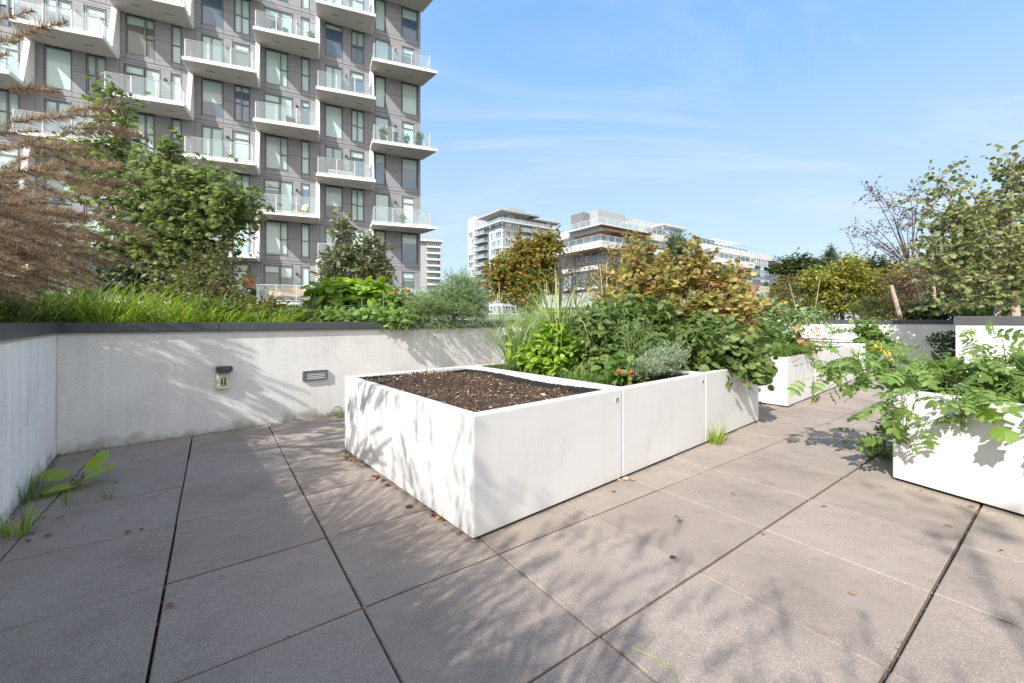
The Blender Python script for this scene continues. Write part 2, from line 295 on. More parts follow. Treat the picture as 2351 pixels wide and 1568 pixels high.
def plant(name,label,cat,base,clumps,leaf,mat,size,tpl='dia',bark='bark',tr=.03,twig=.35,m=8,up=.35,droop=.3,group=None,forks=None,part=('branches','foliage'),trunk_name=None,limb=.3,jit=.3,extra=None,tw=.004,flat=.8):
    """clumps: (x,y,z, rx,ry,rz, twigs). leaf: leaves on one twig. base: world point. All in metres."""
    base=np.array(base,dtype=float); root=empty(name,base,0,label,cat,group)
    mb=MB(); LP=[];LD=[];LN=[]; TP0=[];TP1=[]
    fork=np.array(forks if forks is not None else base+(np.mean([c[:3] for c in clumps],axis=0)-base)*.35)
    for c in clumps:
        cc=np.array(c[:3],dtype=float); rr=np.array(c[3:6],dtype=float); k=int(c[6])
        if tr>0:
            midp=fork+(cc-fork)*.5+np.array([0,0,.15])*np.linalg.norm(cc-fork)+rng.normal(size=3)*.05*np.linalg.norm(cc-fork)
            p=bez(fork,midp,cc+np.array([0,0,rr[2]*.5]),7); mb.tube(p-base,np.linspace(tr*limb*2,tr*.12,7),5)
        q=sph(k)*(rng.random((k,1))**.5)
        st=cc+q*rr*.78
        if tr>0: a0=cc+q*rr*.2+np.array([0,0,-.2])*rr
        dirs=nrm(nrm(q*rr)*.8+np.array([0,0,up])+rng.normal(size=(k,3))*.45)
        ln=twig*(.5+rng.random((k,1))*.8); en=st+dirs*ln
        TP0.append(st);TP1.append(en)
        if tr>0: TP0.append(a0);TP1.append(st)
        f=np.linspace(.12,1,m)[None,:,None]
        pos=(st[:,None]+dirs[:,None]*ln[:,None]*f).reshape(-1,3)+rng.normal(size=(k*m,3))*size*jit
        dd=np.repeat(dirs,m,0)*.5+sph(k*m)*np.array([1,1,.4]); dd[:,2]-=droop
        nn=nrm(np.array([0,0,1.])*flat+rng.normal(size=(k*m,3))*.45)
        LP.append(pos);LD.append(dd);LN.append(nn)
    if tr>0:
        mb.tube(bez(base,(base+fork)/2+rng.normal(size=3)*.03,fork,6)-base,np.linspace(tr,tr*limb*2.2,6),8)
    V,F=sticks(np.concatenate(TP0)-base,np.concatenate(TP1)-base,tw,tw*.4); mb.add(V,F,0)
    mb.build(part[0],M[bark],root,smooth=True)
    P=np.concatenate(LP); n=len(P)
    S=size*(.6+.7*rng.random(n)); V,F=leaves(P-base,np.concatenate(LD),np.concatenate(LN),S,tpl)
    mk(part[1],[(V,F,0)],M[mat],root)
    return root
def tree(*a,**k):
    k.setdefault('part',('trunk','crown')); return plant(*a,**k)
def blades(P,az,Ln,th0,th1,w,K=7,power=1.5):
    n=len(P); h=np.stack([np.cos(az),np.sin(az),0*az],1); s=np.stack([-np.sin(az),np.cos(az),0*az],1)
    C=[P.copy()]
    for i in range(K):
        f=((i+.5)/K)**power; th=th0+(th1-th0)*f
        C.append(C[-1]+(Ln/K)[:,None]*(np.cos(th)[:,None]*h+np.sin(th)[:,None]*np.array([0,0,1.])))
    C=np.stack(C,1); prof=np.minimum(1,np.linspace(1.06,0,K+1)*2.2)*.5; prof[-1]=.03
    W=np.broadcast_to(w,(n,))[:,None,None]*prof[None,:,None]*s[:,None]
    V=np.stack([C-W,C+W],2).reshape(-1,3)
    F=np.array([(2*i,2*i+1,2*i+3,2*i+2) for i in range(K)])
    return V,(F[None]+(np.arange(n)*2*(K+1))[:,None,None]).reshape(-1,4),C
def grass(name,label,cat,pos,n,rad,Ln,mat,w=.008,th0=(70,100),th1=(-60,30),group=None,lean=None,leanw=0,K=7,stuff=False):
    pos=np.array(pos,dtype=float)
    P=np.zeros((n,3)); a=rng.random(n)*2*np.pi; r=rad*np.sqrt(rng.random(n)); P[:,0]=r*np.cos(a);P[:,1]=r*np.sin(a)
    az=a+rng.normal(size=n)*.5
    if lean is not None:
        az=np.where(rng.random(n)<leanw,lean+rng.normal(size=n)*.5,az)
    V,F,_=blades(P,az,Ln*(.45+.65*rng.random(n)),np.radians(rng.uniform(th0[0],min(90,th0[1]),n)),np.radians(rng.uniform(th1[0],th1[1],n)),w*(.6+.7*rng.random(n)),K)
    o=mk(name,[(V,F,0)],M[mat]); o.location=tuple(pos); tag(o,label,cat,group)
    return o
# ------------------------------------------------------------------ camera, sun, sky
cam=bpy.data.cameras.new('Camera'); co=bpy.data.objects.new('Camera',cam); COL.objects.link(co); sc.camera=co
co.location=(0,0,EYE); co.rotation_euler=(R(90),0,0)
cam.sensor_width=36; cam.lens=949/2351*36; cam.shift_y=-50/2351; cam.clip_start=.05; cam.clip_end=3000
SAZ,SEL=R(237.6),R(40.5)
sl=bpy.data.lights.new('sun','SUN'); so=bpy.data.objects.new('sun',sl); COL.objects.link(so)
sl.energy=4.4; sl.angle=R(.6); sl.color=(1,.955,.89)
so.rotation_euler=Vector((math.cos(SAZ)*math.cos(SEL),math.sin(SAZ)*math.cos(SEL),math.sin(SEL))).to_track_quat('Z','Y').to_euler()
so.location=(-5,-8,12)
w=bpy.data.worlds.new('World'); sc.world=w; w.use_nodes=True; N=w.node_tree.nodes; K=w.node_tree.links
bg=N['Background']; sky=N.new('ShaderNodeTexSky'); sky.sky_type='NISHITA'; sky.sun_disc=False; sky.sun_elevation=SEL; sky.sun_rotation=R(212.4)
sky.air_density=1.0; sky.dust_density=.6; sky.ozone_density=1.6; sky.altitude=50
tc=N.new('ShaderNodeTexCoord'); sp=N.new('ShaderNodeSeparateXYZ'); K.new(tc.outputs['Generated'],sp.inputs[0])
def mth(op,a,b=None,c=None):
    m=N.new('ShaderNodeMath'); m.operation=op
    for i,x in enumerate((a,b,c)):
        if x is None: continue
        if hasattr(x,'is_linked'): K.new(x,m.inputs[i])
        else: m.inputs[i].default_value=x
    return m.outputs[0]
zz=mth('ADD',mth('MAXIMUM',sp.outputs[2],0.),.16); cx=mth('DIVIDE',sp.outputs[0],zz); cy=mth('DIVIDE',sp.outputs[1],zz)
cb=N.new('ShaderNodeCombineXYZ'); K.new(cx,cb.inputs[0]); K.new(cy,cb.inputs[1])
n1=noise(N,K,1.15,9,.62,vec=cb.outputs[0],mapscale=(.55,1.35,1)); n1.inputs['Distortion'].default_value=.9
n2=noise(N,K,.55,3,.5,vec=cb.outputs[0])
r1=ramp(N,[(.47,(0,0,0)),(.72,(1,1,1))]); K.new(n1.outputs['Fac'],r1.inputs[0])
r2=ramp(N,[(.36,(.2,)*3),(.56,(1,1,1))]); K.new(n2.outputs['Fac'],r2.inputs[0])
cl=mth('MULTIPLY',mth('MULTIPLY',r1.outputs[0],r2.outputs[0]),.62)
rg=ramp(N,[(0,(5.0,6.05,7.0)),(.12,(4.7,5.9,7.0)),(.34,(3.6,5.3,7.1)),(.48,(2.45,4.6,7.4)),(.64,(1.9,3.95,7.4)),(1,(1.2,3.0,6.9))]); K.new(sp.outputs[2],rg.inputs[0])
tint=mix(N,K,sky.outputs[0],(1.35,1.42,1.5),1.,'MULTIPLY')
c1=mix(N,K,tint,rg.outputs[0],.85)
c2=mix(N,K,c1,(6.4,6.7,7.2),cl)
# bright cloud added to the unseen sky behind the viewer, as neutral fill light
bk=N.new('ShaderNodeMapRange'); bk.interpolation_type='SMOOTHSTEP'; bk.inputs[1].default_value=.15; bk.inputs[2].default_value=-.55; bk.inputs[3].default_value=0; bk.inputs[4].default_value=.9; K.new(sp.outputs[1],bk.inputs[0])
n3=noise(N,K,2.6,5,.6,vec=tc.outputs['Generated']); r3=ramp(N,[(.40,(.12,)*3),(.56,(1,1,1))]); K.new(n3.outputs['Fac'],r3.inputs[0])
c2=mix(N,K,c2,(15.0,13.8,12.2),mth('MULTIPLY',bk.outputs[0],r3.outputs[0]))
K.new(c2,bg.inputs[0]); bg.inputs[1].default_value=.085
sc.view_settings.view_transform='Standard'; sc.view_settings.look='None'; sc.view_settings.exposure=.75; sc.view_settings.gamma=1
sc.render.engine='CYCLES'; sc.cycles.transparent_max_bounces=16; sc.cycles.max_bounces=7; sc.render.resolution_x=1024; sc.render.resolution_y=683
# ------------------------------------------------------------------ terrace floor
mb=MB(); mb.box(-2500,2500,-2500,2500,-12.5,-12.); tag(mb.build('ground',plain('city_ground',(.10,.11,.08),.95,var=.4,scale=.02)),kind='structure')
mb=MB(); mb.box(-30,32,-14,34,-1.0,-.035); tag(mb.build('terrace_deck',M['joint']),kind='structure')
A1=R(35.8); a=np.array([math.cos(A1),math.sin(A1),0]); b=np.array([-a[1],a[0],0]); O=np.array([-.0609,1.894,0]); mb=MB()
h=.3027
for i in range(-9,34):
    for j in range(-12,17):
        c=O+a*(i+.5)*.61+b*(j+.5)*.61
        s=(c[0]-OX)*math.cos(A0)+(c[1]-OY)*math.sin(A0); t=-(c[0]-OX)*math.sin(A0)+(c[1]-OY)*math.cos(A0)
        if s<-2.4 or s>13.6 or (t>3.8 and s<2.2) or t>6.6 or t<-8: continue
        g=h-.0008*(1+random.random()*2.0); dz=random.uniform(-.0022,.0022); r=random.uniform(-.002,.002); ox=random.uniform(-.0012,.0012); e=.004
        ring=[(-1,-1),(1,-1),(1,1),(-1,1)]; V=[]
        for q,zv in ((g,-.03),(g,-e),(g-e,0.)):
            for x,y in ring: V.append(c+a*(x*q+ox)+b*y*(q-.0022)+np.array([0,0,zv+dz+r*x]))
        F=[(8,9,10,11)]+[(k*4+m,k*4+(m+1)%4,k*4+4+(m+1)%4,k*4+4+m) for k in range(2) for m in range(4)]
        mb.add(V,F)
tag(mb.build('paving',M['paver']),kind='structure')
# planting soil behind the low walls
mb=MB()
def fr(mb,s0,s1,t0,t1,z0,z1,m=0):
    q=[L(s0,t0),L(s1,t0),L(s1,t1),L(s0,t1)]; return mb.prism([(p[0],p[1]) for p in q],z0,z1,m)
fr(mb,-12,2.5,3.4,22,-.03,.93); fr(mb,-12,-2.0,-9,3.4,-.03,.932); fr(mb,2.5,13.2,6.25,22,-.03,.92); fr(mb,13.25,24,-9,22,-.03,.925); fr(mb,10.3,13.25,-9,-1.35,-.03,.94)
tag(mb.build('soil',M['soil']),kind='structure')
# ------------------------------------------------------------------ low walls with copings
def wall(name,label,s0,s1,t0,t1,ztop,mat,ct=.09,face='t-',joints=(),over=.028,extra=()):
    o=L(s0,t0,0); root=empty(name,o,A0,label,'wall','low planting bed walls')
    ls,lt=s1-s0,t1-t0; mb=MB(); mb.box(0,ls,0,lt,-.02,ztop-ct-.012); mb.build('wall_body',mat,root)
    mb=MB(); x=[0]+list(joints)+[ls if ls>lt else lt]
    for i in range(len(x)-1):
        if ls>lt: mb.box(x[i]+.0015-(over if i==0 else 0),x[i+1]-.0015+(over if i==len(x)-2 else 0),-over,lt+over,ztop-ct,ztop)
        else: mb.box(-over,ls+over,x[i]+.0015-(over if i==0 else 0),x[i+1]-.0015+(over if i==len(x)-2 else 0),ztop-ct,ztop)
    mb.build('coping',M['cope'],root,bevel=.004)
    mb=MB(); mb.box(-.010,ls+.010,-.010,lt+.010,ztop-ct-.018,ztop-ct-.002); mb.build('drip_edge',M['drip'],root)
    return root
W1=wall('garden_wall','grey concrete wall behind the empty planter, with a wall light and a vent on it',-1.77,2.75,3.178,3.40,1.045,M['conc'],.082,joints=(1.05,2.28,3.55))
wall('garden_wall','vertically streaked concrete wall at the left edge, meeting the vented wall at a corner',-2.0,-1.772,-8,3.40,1.05,M['conc0'],.085,joints=(1.5,3.,4.5,6.,7.5,9.,10.3))
wall('garden_wall','short side wall running back from the rust stained wall end',2.53,2.75,3.44,6.0,1.045,M['conc'],.082)
wall('garden_wall','distant low wall seen behind the lemongrass',2.78,13.0,6.0,6.22,1.07,M['wwall'],.10,joints=(2,4,6,8))
wall('garden_wall','white end wall with dappled tree shadow and a thin grey coping',13.0,13.22,-6,5.98,1.07,M['wwall'],.10,joints=(2,4,6,8,10))
wall('garden_wall','taller white wall block at the right with the thickest grey coping',10.0,10.25,-8,-1.12,1.134,M['wwall'],.15,joints=(3.,5.65))
wall('garden_wall','side wall joining the taller white block to the end wall',10.28,12.97,-1.34,-1.12,1.13,M['wwall'],.15)
# rust run-off on the wall end
m,nt,N_,K_,P_=nodes('rust_stain'); P_.inputs['Base Color'].default_value=(.62,.40,.20,1); P_.inputs['Roughness'].default_value=.9
nz=noise(N_,K_,1.,5,.6,mapscale=(22,22,2.5)); rp=ramp(N_,[(.30,(0,)*3),(.80,(.38,)*3)]); K_.new(nz.outputs['Fac'],rp.inputs[0]); K_.new(rp.outputs[0],P_.inputs['Alpha'])
mb=MB(); mb.add([(4.18,-.0025,.02),(4.31,-.0025,.02),(4.34,-.0025,.94),(4.20,-.0025,.94)],[(0,1,2,3)]); mb.build('rust_stain',m,W1)
# ------------------------------------------------------------------ wall light, outlet box, vent
def on_wall(s,z): p=L(s,3.178,z); return p
p=on_wall(-.62,0); 
def swall(u): # along the wall for a picture column
    k=(u-1175.5)/949; c,s_=math.cos(A0),math.sin(A0)
    bx=OX-3.178*s_; by=OY+3.178*c
    return (k*by-bx)/(c-k*s_)
def zwall(u,v): s=swall(u); return EYE-(v-734)/949*L(s,3.178)[1]
s1=swall(514); zt=zwall(514,838); zb=zwall(514,852)
r=empty('wall_light',L(s1,3.178,zb),A0,'small dark hooded light fixed above the cream outlet box on the wall','wall light')
mb=MB(); mb.box(-.062,.062,-.085,0,0,.050); mb.build('hood',M['dmetal'],r,bevel=.006)
mb=MB(); mb.box(-.048,.048,-.07,-.004,-.012,-.001); mb.build('lens',M['dgreen'],r)
z1=zwall(512,857); z0=zwall(512,893)
r=empty('outlet_box',L(swall(512),3.178,z0),A0,'weathered cream outlet box mounted under the little wall light','outlet box')
hh=z1-z0
mb=MB(); mb.box(-.052,.052,-.045,0,.0,hh); mb.build('box_body',M['ivory'],r,bevel=.012)
mb=MB()
for i in range(5): mb.box(-.048+.021*i,-.036+.021*i,-.052,-.006,hh+.001,hh+.008)
mb.build('ribbed_top',M['ivory'],r)
mb=MB(); mb.box(-.020,.018,-.049,-.046,hh*.26,hh*.76); mb.build('socket',M['dmetal'],r)
mb=MB()
for q in (.34,.50,.66): mb.tube([(-.001,-.0495,hh*q),(-.001,-.053,hh*q)],.008,8)
mb.build('socket_holes',M['ivory'],r)
sa,sb=swall(694),swall(751); z1=zwall(722,850); z0=zwall(722,872); ww=(sb-sa)/2
r=empty('vent_grille',L((sa+sb)/2,3.178,z0),A0,'grey rectangular metal vent grille with four slots in the concrete wall','vent')
hh=z1-z0
mb=MB(); mb.box(-ww,ww,-.028,0,0,.016); mb.box(-ww,ww,-.028,0,hh-.016,hh); mb.box(-ww,-ww+.03,-.028,0,.016,hh-.016); mb.box(ww-.03,ww,-.028,0,.016,hh-.016); mb.build('frame',M['metal'],r,bevel=.003)
mb=MB(); mb.box(-ww+.03,ww-.03,-.006,0,.016,hh-.016); mb.build('backing',M['black'],r)
mb=MB(); nsl=4; q=(hh-.032)/nsl
for i in range(nsl):
    z=.016+q*i+q*.25; mb.add([(-ww+.03,-.024,z),(ww-.03,-.024,z),(ww-.03,-.008,z+q*.55),(-ww+.03,-.008,z+q*.55),(-ww+.03,-.024,z-.003),(ww-.03,-.024,z-.003)],[(0,1,2,3),(0,4,5,1)])
mb.build('slat',M['rail'],r)
# ------------------------------------------------------------------ white planters
def planter(name,label,o,rz,lx,ly,soilz,num=None,h=.61,group='white box planters',soil_label=None,mound=False,x_out=0):
    root=empty(name,o,rz,label,'planter',group); e=.003; t=.055
    V=[];F=[]
    def ring(ax,bx,ay,by,z): 
        n=len(V); V.extend([(ax,ay,z),(bx,ay,z),(bx,by,z),(ax,by,z)]); return n
    r0=ring(e,lx-e,0,ly,.018); r1=ring(e,lx-e,0,ly,h); r2=ring(e+t,lx-e-t,t,ly-t,h); r3=ring(e+t,lx-e-t,t,ly-t,h-.28)
    for p_,q_ in ((r0,r1),(r1,r2),(r2,r3)):
        for k in range(4): F.append((p_+k,p_+(k+1)%4,q_+(k+1)%4,q_+k))
    mb=MB(); mb.add(V,F); mb.build('shell',M['planter'],root,bevel=.010)
    mb=MB(); mb.box(.03,lx-.03,.03,ly-.03,-.002,.03); mb.build('base',M['black'],root)
    nx=int(lx/.02); 
    V=[];F=[]; pts=[]
    def side(x0,y0,x1,y1,nxx,nyy):
        n=int(math.hypot(x1-x0,y1-y0)/.011)
        out=[]
        for i in range(n+1):
            f=i/n; wv=.004*(1 if i%2 else -1)
            out.append((x0+(x1-x0)*f+nxx*(.010+wv),y0+(y1-y0)*f+nyy*(.010+wv)))
        return out
    ix0,ix1,iy0,iy1=e+t,lx-e-t,t,ly-t
    pts=side(ix0,iy0,ix1,iy0,0,1)+side(ix1,iy0,ix1,iy1,-1,0)+side(ix1,iy1,ix0,iy1,0,-1)+side(ix0,iy1,ix0,iy0,1,0)
    n=len(pts)
    for i,(x,y) in enumerate(pts): V.append((x,y,h-.30)); 
    for i,(x,y) in enumerate(pts): V.append((x,y,h-.020-.008*math.sin(i*.05)-.006*random.random()))
    for i in range(n): F.append((i,(i+1)%n,n+(i+1)%n,n+i))
    mb=MB(); mb.add(V,F); mb.build('drainage_liner',M['black'],root)
    if num:
        mb=MB(); mb.box(lx-.082,lx-.042,-.0022,.001,h-.092,h-.050); mb.build('number_plate',M['rail'],root)
        cu=bpy.data.curves.new('n','FONT'); cu.body=num; cu.size=.034; cu.align_x='CENTER'; cu.align_y='CENTER'; cu.extrude=.0004; cu.offset=.0006
        to=bpy.data.objects.new('n',cu); COL.objects.link(to); dg=bpy.context.evaluated_depsgraph_get(); me=bpy.data.meshes.new_from_object(to.evaluated_get(dg)); bpy.data.objects.remove(to)
        no=bpy.data.objects.new('numerals',me); me.materials.clear(); me.materials.append(M['number']); COL.objects.link(no); no.parent=root; no.location=(lx-.062,-.0032,h-.071); no.rotation_euler=(R(90),0,0)
    # soil
    g=40; xs=np.linspace(ix0+.004,ix1-.004,g); ys=np.linspace(iy0+.004,iy1-.004,g); X,Y=np.meshgrid(xs,ys)
    Z=soilz+.011*rng.normal(size=X.shape)*.5+.012*np.sin(X*9+1)*np.cos(Y*7)+.008*np.sin(X*23+Y*17)*np.cos(Y*29-X*11)
    if mound: Z=Z-.035*np.clip((X/lx-.55)*2,0,1)+.05*np.exp(-(((X-.55)/.45)**2+((Y-1.35)/.4)**2))-.012
    edge=np.minimum(np.minimum(X-ix0,ix1-X),np.minimum(Y-iy0,iy1-Y)); Z=Z-.02*np.exp(-edge/.05)
    V=np.stack([X,Y,Z],2).reshape(-1,3); F=[(j*g+i,j*g+i+1,(j+1)*g+i+1,(j+1)*g+i) for j in range(g-1) for i in range(g-1)]
    parts=[(V,F,0)]
    if mound:
        n=6800; gi=rng.random((n,2)); px=ix0+.02+gi[:,0]*(ix1-ix0-.04); py=iy0+.02+gi[:,1]*(iy1-iy0-.04)
        iu=((px-xs[0])/(xs[1]-xs[0])).astype(int).clip(0,g-1); iv=((py-ys[0])/(ys[1]-ys[0])).astype(int).clip(0,g-1)
        P=np.stack([px,py,Z[iv,iu]+.004],1); D=sph(n)*np.array([1,1,.25]); Sz=.005+.012*rng.random(n)**3; Sz[:60]=.02+.02*rng.random(60)
        v,f=leaves(P,D,nrm(np.array([0,0,1.])+rng.normal(size=(n,3))*.5),Sz,'dia'); parts.append((v,f,1))
        n=1500; j=rng.integers(0,g*g,n); P=V[j]+np.array([0,0,.003]); D=sph(n)
        v,f=leaves(P,D,sph(n),.012+.02*rng.random(n),'dia'); parts.append((v,f,0))
    so_=mk('soil',parts,[M['soil'],M['chips']]); so_.location=root.location; so_.rotation_euler=root.rotation_euler; so_.name='soil'
    tag(so_,soil_label or 'dark soil under the plants in a white planter',None,'planter soil',kind='stuff')
    return root
planter('planter_box','nearest white planter, filled with bare soil and no plants, numbered 13',L(0,0),A0,1.22,1.83,.578,'13',mound=True,soil_label='bare dark soil flecked with pale wood chips in the nearest planter')
planter('planter_box','white planter with basil, tomatoes and lavender, middle of the near row of three',L(1.22,0),A0,1.22,1.83,.54,'14')
planter('planter_box','white planter overhung by raspberry leaves at the far end of the near row',L(2.44,0),A0,1.22,1.83,.54)
planter('planter_box','white planter with long grass and coneflowers hanging over its corner',L(4.67,.03),A0,1.17,1.83,.54)
planter('planter_box','nearly empty white planter between the coneflower planter and the last of its row',L(5.85,.03),A0,1.17,1.83,.55)
planter('planter_box','white planter at the far end of the second row',L(7.03,.03),A0,1.17,1.83,.55)
planter('planter_box','far white planter before the end wall with a yellow flowering vine trailing off it',L(9.16,.03),A0,1.22,1.83,.54)
planter('planter_box','far white planter beside the one with the trailing vine, against the end wall',L(10.39,.03),A0,1.22,1.83,.55)
planter('planter_box','white planter half hidden beyond the rust stained wall end',L(3.9,2.9),A0,1.5,1.9,.56)
planter('planter_box','white planter at the right edge overflowing with tomato and squash leaves',np.array([2.548,2.774,0]),R(21.5)-R(90)+R(0),1.83,1.22,.54)
# ------------------------------------------------------------------ the apartment tower on the left
AT=R(26); KD=31.9; TC=np.array([-.2211*KD,KD,0]); BW=.1107*KD; FH=2.853; Z0=2.0
tower=empty('apartment_tower',TC+np.array([0,0,-6.]),AT,'tall grey panelled apartment tower with staggered white balconies at the left','apartment building')
def zt(n): return Z0+FH*n+6.      # underside of slab n in the tower's own frame
wallp=MB(); body=MB(); NB=9
body.box(-BW*NB,-.02,.16,16,0,38); 
def panel(x0,x1,z0,z1,y=0.):
    g=.009; wallp.box(x0+g,x1-g,y-.0,y+.12,z0+g,z1-g)
frames=[]
def window(x0,x1,z0,z1,mull=(),trans=(),kind='window',blind=1.,y=.045,handle=False):
    """one framed window or door set in the wall; its panes are a sub-part"""
    f=.05; mb=MB(); d=.10
    mb.box(x0,x0+f,y-.02,y+d,z0,z1); mb.box(x1-f,x1,y-.02,y+d,z0,z1); mb.box(x0+f,x1-f,y-.02,y+d,z0,z0+f); mb.box(x0+f,x1-f,y-.02,y+d,z1-f,z1)
    for q in mull: mb.box(q-.04,q+.04,y-.03,y+d,z0+f,z1-f)
    for (qa,qb,qz) in trans: mb.box(qa+.001,qb-.001,y-.015,y+d,qz-.03,qz+.03)
    o=mb.build(kind,M['frame'] if kind=='window' else M['metal'],tower)
    zb=z0+f+(z1-z0-2*f)*(1-blind); pm=MB(); yy=y+.05
    def q(za,zb_,m): pm.add([(x0+f,yy,za),(x1-f,yy,za),(x1-f,yy,zb_),(x0+f,yy,zb_)],[(0,1,2,3)],m)
    if blind<1: q(z0+f,zb,1)
    if blind>0: q(zb,z1-f,0)
    pm.build('pane',[M['blind'],M['dark'] if random.random()<.75 else M['dgreen']],o)
    if handle:
        hb=MB(); hb.tube([(x1-f-.05,y-.05,z0+1.0),(x1-f-.05,y-.05,z0+1.15)],.012,6); hb.build('handle',M['rail'],o)
def rb():
    r=random.random(); return 1. if r<.52 else (0.12 if r<.75 else random.uniform(.25,.6))
def a_floor(x,z,kind):
    lo,hi=z+.33,z+2.58; W=BW
    def P(u0,u1):
        panel(x+u0*W,x+u1*W,z,z+.27); panel(x+u0*W,x+u1*W,z+.27,z+1.48); panel(x+u0*W,x+u1*W,z+1.48,z+2.65)
    def S(u0,u1): panel(x+u0*W,x+u1*W,z,lo-.02); 
    if kind=='E':
        P(0,.045); S(.045,.26); window(x+.05*W,x+.25*W,lo,hi,blind=rb()); P(.26,.59); S(.59,.94); window(x+.60*W,x+.93*W,lo-.03,hi,blind=random.choice([1,.3,.5,.9])); P(.94,1.)
    elif kind=='S':
        P(0,.095); S(.095,.42); window(x+.10*W,x+.415*W,lo,hi,blind=random.choice([1,1,1,.6,.1])); P(.42,.585); S(.585,.83)
        window(x+.59*W,x+.825*W,lo,hi,mull=(x+.70*W,),trans=((x+.59*W+.05,x+.70*W-.04,lo+1.15),(x+.70*W+.04,x+.825*W-.05,lo+1.10)),blind=rb()); P(.83,1)
    else:
        P(0,.07); S(.07,.45); window(x+.075*W,x+.445*W,lo,hi,mull=(x+.325*W,),trans=((x+.325*W+.04,x+.445*W-.05,lo+1.1),),blind=random.choice([1,1,.95,.2]))
        P(.45,.675); S(.675,.82); window(x+.68*W,x+.815*W,lo,hi,trans=((x+.68*W+.05,x+.815*W-.05,lo+1.1),),blind=rb()); P(.82,1)
def lamp(x,z):
    mb=MB(); mb.box(x-.06,x+.06,-.13,-.002,z-.06,z+.07); mb.build('wall_lamp',M['dmetal'],tower,bevel=.01)
def b_floor(x,z,kind):
    W=BW; hi=z+2.5
    def P(u0,u1): panel(x+u0*W,x+u1*W,z,z+1.3); panel(x+u0*W,x+u1*W,z+1.3,z+2.65)
    def Hd(u0,u1): panel(x+u0*W,x+u1*W,hi+.02,z+2.65)
    if kind=='E':
        P(0,.045); Hd(.045,.34); window(x+.05*W,x+.335*W,z+.12,hi,blind=1); P(.34,.6); Hd(.6,.93); window(x+.61*W,x+.86*W,z+.05,hi,trans=((x+.61*W+.05,x+.86*W-.05,z+2.02),),kind='door',blind=random.choice([1,.25]),handle=True); panel(x+.86*W,x+.93*W,z,hi); P(.93,1); lamp(x+.46*W,z+2.0)
    elif kind=='S':
        P(0,.10); Hd(.10,.42); window(x+.105*W,x+.415*W,z+.1,hi,mull=(x+.245*W,),trans=((x+.105*W+.05,x+.245*W-.04,z+.75),),blind=random.choice([1,1,.95,.3])); P(.42,.56); Hd(.56,.83)
        window(x+.57*W,x+.82*W,z+.05,hi,trans=((x+.57*W+.05,x+.82*W-.05,z+2.02),),kind='door',blind=random.choice([1,1,.2]),handle=True); P(.83,1); lamp(x+.49*W,z+2.0)
    else:
        P(0,.05); Hd(.05,.53); window(x+.06*W,x+.31*W,z+.05,hi,trans=((x+.06*W+.05,x+.31*W-.05,z+2.02),),kind='door',blind=random.choice([1,.25,.2]),handle=True); window(x+.32*W,x+.525*W,z+.1,hi,blind=random.choice([1,.3,1])); P(.53,.67); Hd(.67,.82)
        window(x+.68*W,x+.815*W,z+.1,hi,trans=((x+.68*W+.05,x+.815*W-.05,z+.7),),blind=rb()); P(.82,1); lamp(x+.60*W,z+2.0)
SL=.19
def balcony(i,n):
    x0,x1=-BW*(i+1),-BW*i; z=zt(n); ov=.62 if i==0 else -.06
    pl=1.68; pr=2.02
    poly=[(x0+.01,-.002),(x0-.24,-.36),(x0-.26,-pl),(x1+ov+(.0 if i else .1),-pr-(.12 if i==0 else 0)),(x1-.02+(.0 if i else .15),-.002)]
    poly=poly[::-1]
    mb=MB(); mb.prism(poly,z,z+SL,0); s=mb.build('balcony',M['twhite'],tower,bevel=.006)
    # painted underside and slots
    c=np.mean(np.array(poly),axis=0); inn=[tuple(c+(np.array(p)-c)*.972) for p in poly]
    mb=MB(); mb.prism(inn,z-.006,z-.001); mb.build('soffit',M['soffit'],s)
    for q in (.28,.72):
        xx=x0+BW*q; yy=-.95
        MB().box(xx-.20,xx+.20,yy-.03,yy+.03,z-.012,z-.007).build('soffit_vent',M['dmetal'],s)
    zt_=z+SL; P0=np.array(poly[::-1][2]); P1=np.array(poly[::-1][3]); d=(P1-P0)/np.linalg.norm(P1-P0); inw=np.array([-d[1],d[0]])
    A=P0+d*.12+inw*.13; B=P1-d*(.55 if i==0 else .22)+inw*.13
    Lb=np.array([x0-.10,-.42]) ; Rb=np.array([x1-(.15 if i else -.30),-.10 if i==0 else -.60])
    mb=MB(); top=zt_+1.08; bot=zt_+.09
    def bar(p,q,z_,w=.022): mb.tube([(p[0],p[1],z_),(q[0],q[1],z_)],w,4)
    path=[Lb,A,B]+([np.array([B[0]-.1,-.15])] if True else [])
    for p,q in zip(path[:-1],path[1:]): bar(p,q,top,.026); bar(p,q,bot,.020)
    posts=[A+(B-A)*f for f in (0,1/3.,2/3.,1)]+[Lb]
    for p in posts: mb.box(p[0]-.025,p[0]+.025,p[1]-.025,p[1]+.025,zt_,top)
    mb.build('railing',M['rail'],s)
    mb=MB()
    for p,q in zip(path[:-1],path[1:]):
        u=(q-p); mb.add([(p[0],p[1],bot),(q[0],q[1],bot),(q[0],q[1],top-.02),(p[0],p[1],top-.02)],[(0,1,2,3)])
    mb.build('glass_panel',M['frost'] if i>=5 else M['glass'],s)
def fin(i,n):
    """white fin at the left end of bay i, from slab n-1 up to the underside of slab n"""
    x=-BW*(i+1); za,zb=zt(n-1)+SL+.002,zt(n)-.002; x0,x1=x-.24,x-.002
    V=[(x0,-.003,za),(x1,-.003,za),(x1,-1.0,za),(x0,-1.0,za),(x0,-.003,zb),(x1,-.003,zb),(x1,-.36,zb),(x0,-.36,zb)]
    mb=MB(); mb.add(V,[(0,3,2,1),(4,5,6,7),(0,1,5,4),(1,2,6,5),(2,3,7,6),(3,0,4,7)]); mb.build('fin_wall',M['twhite'],tower)
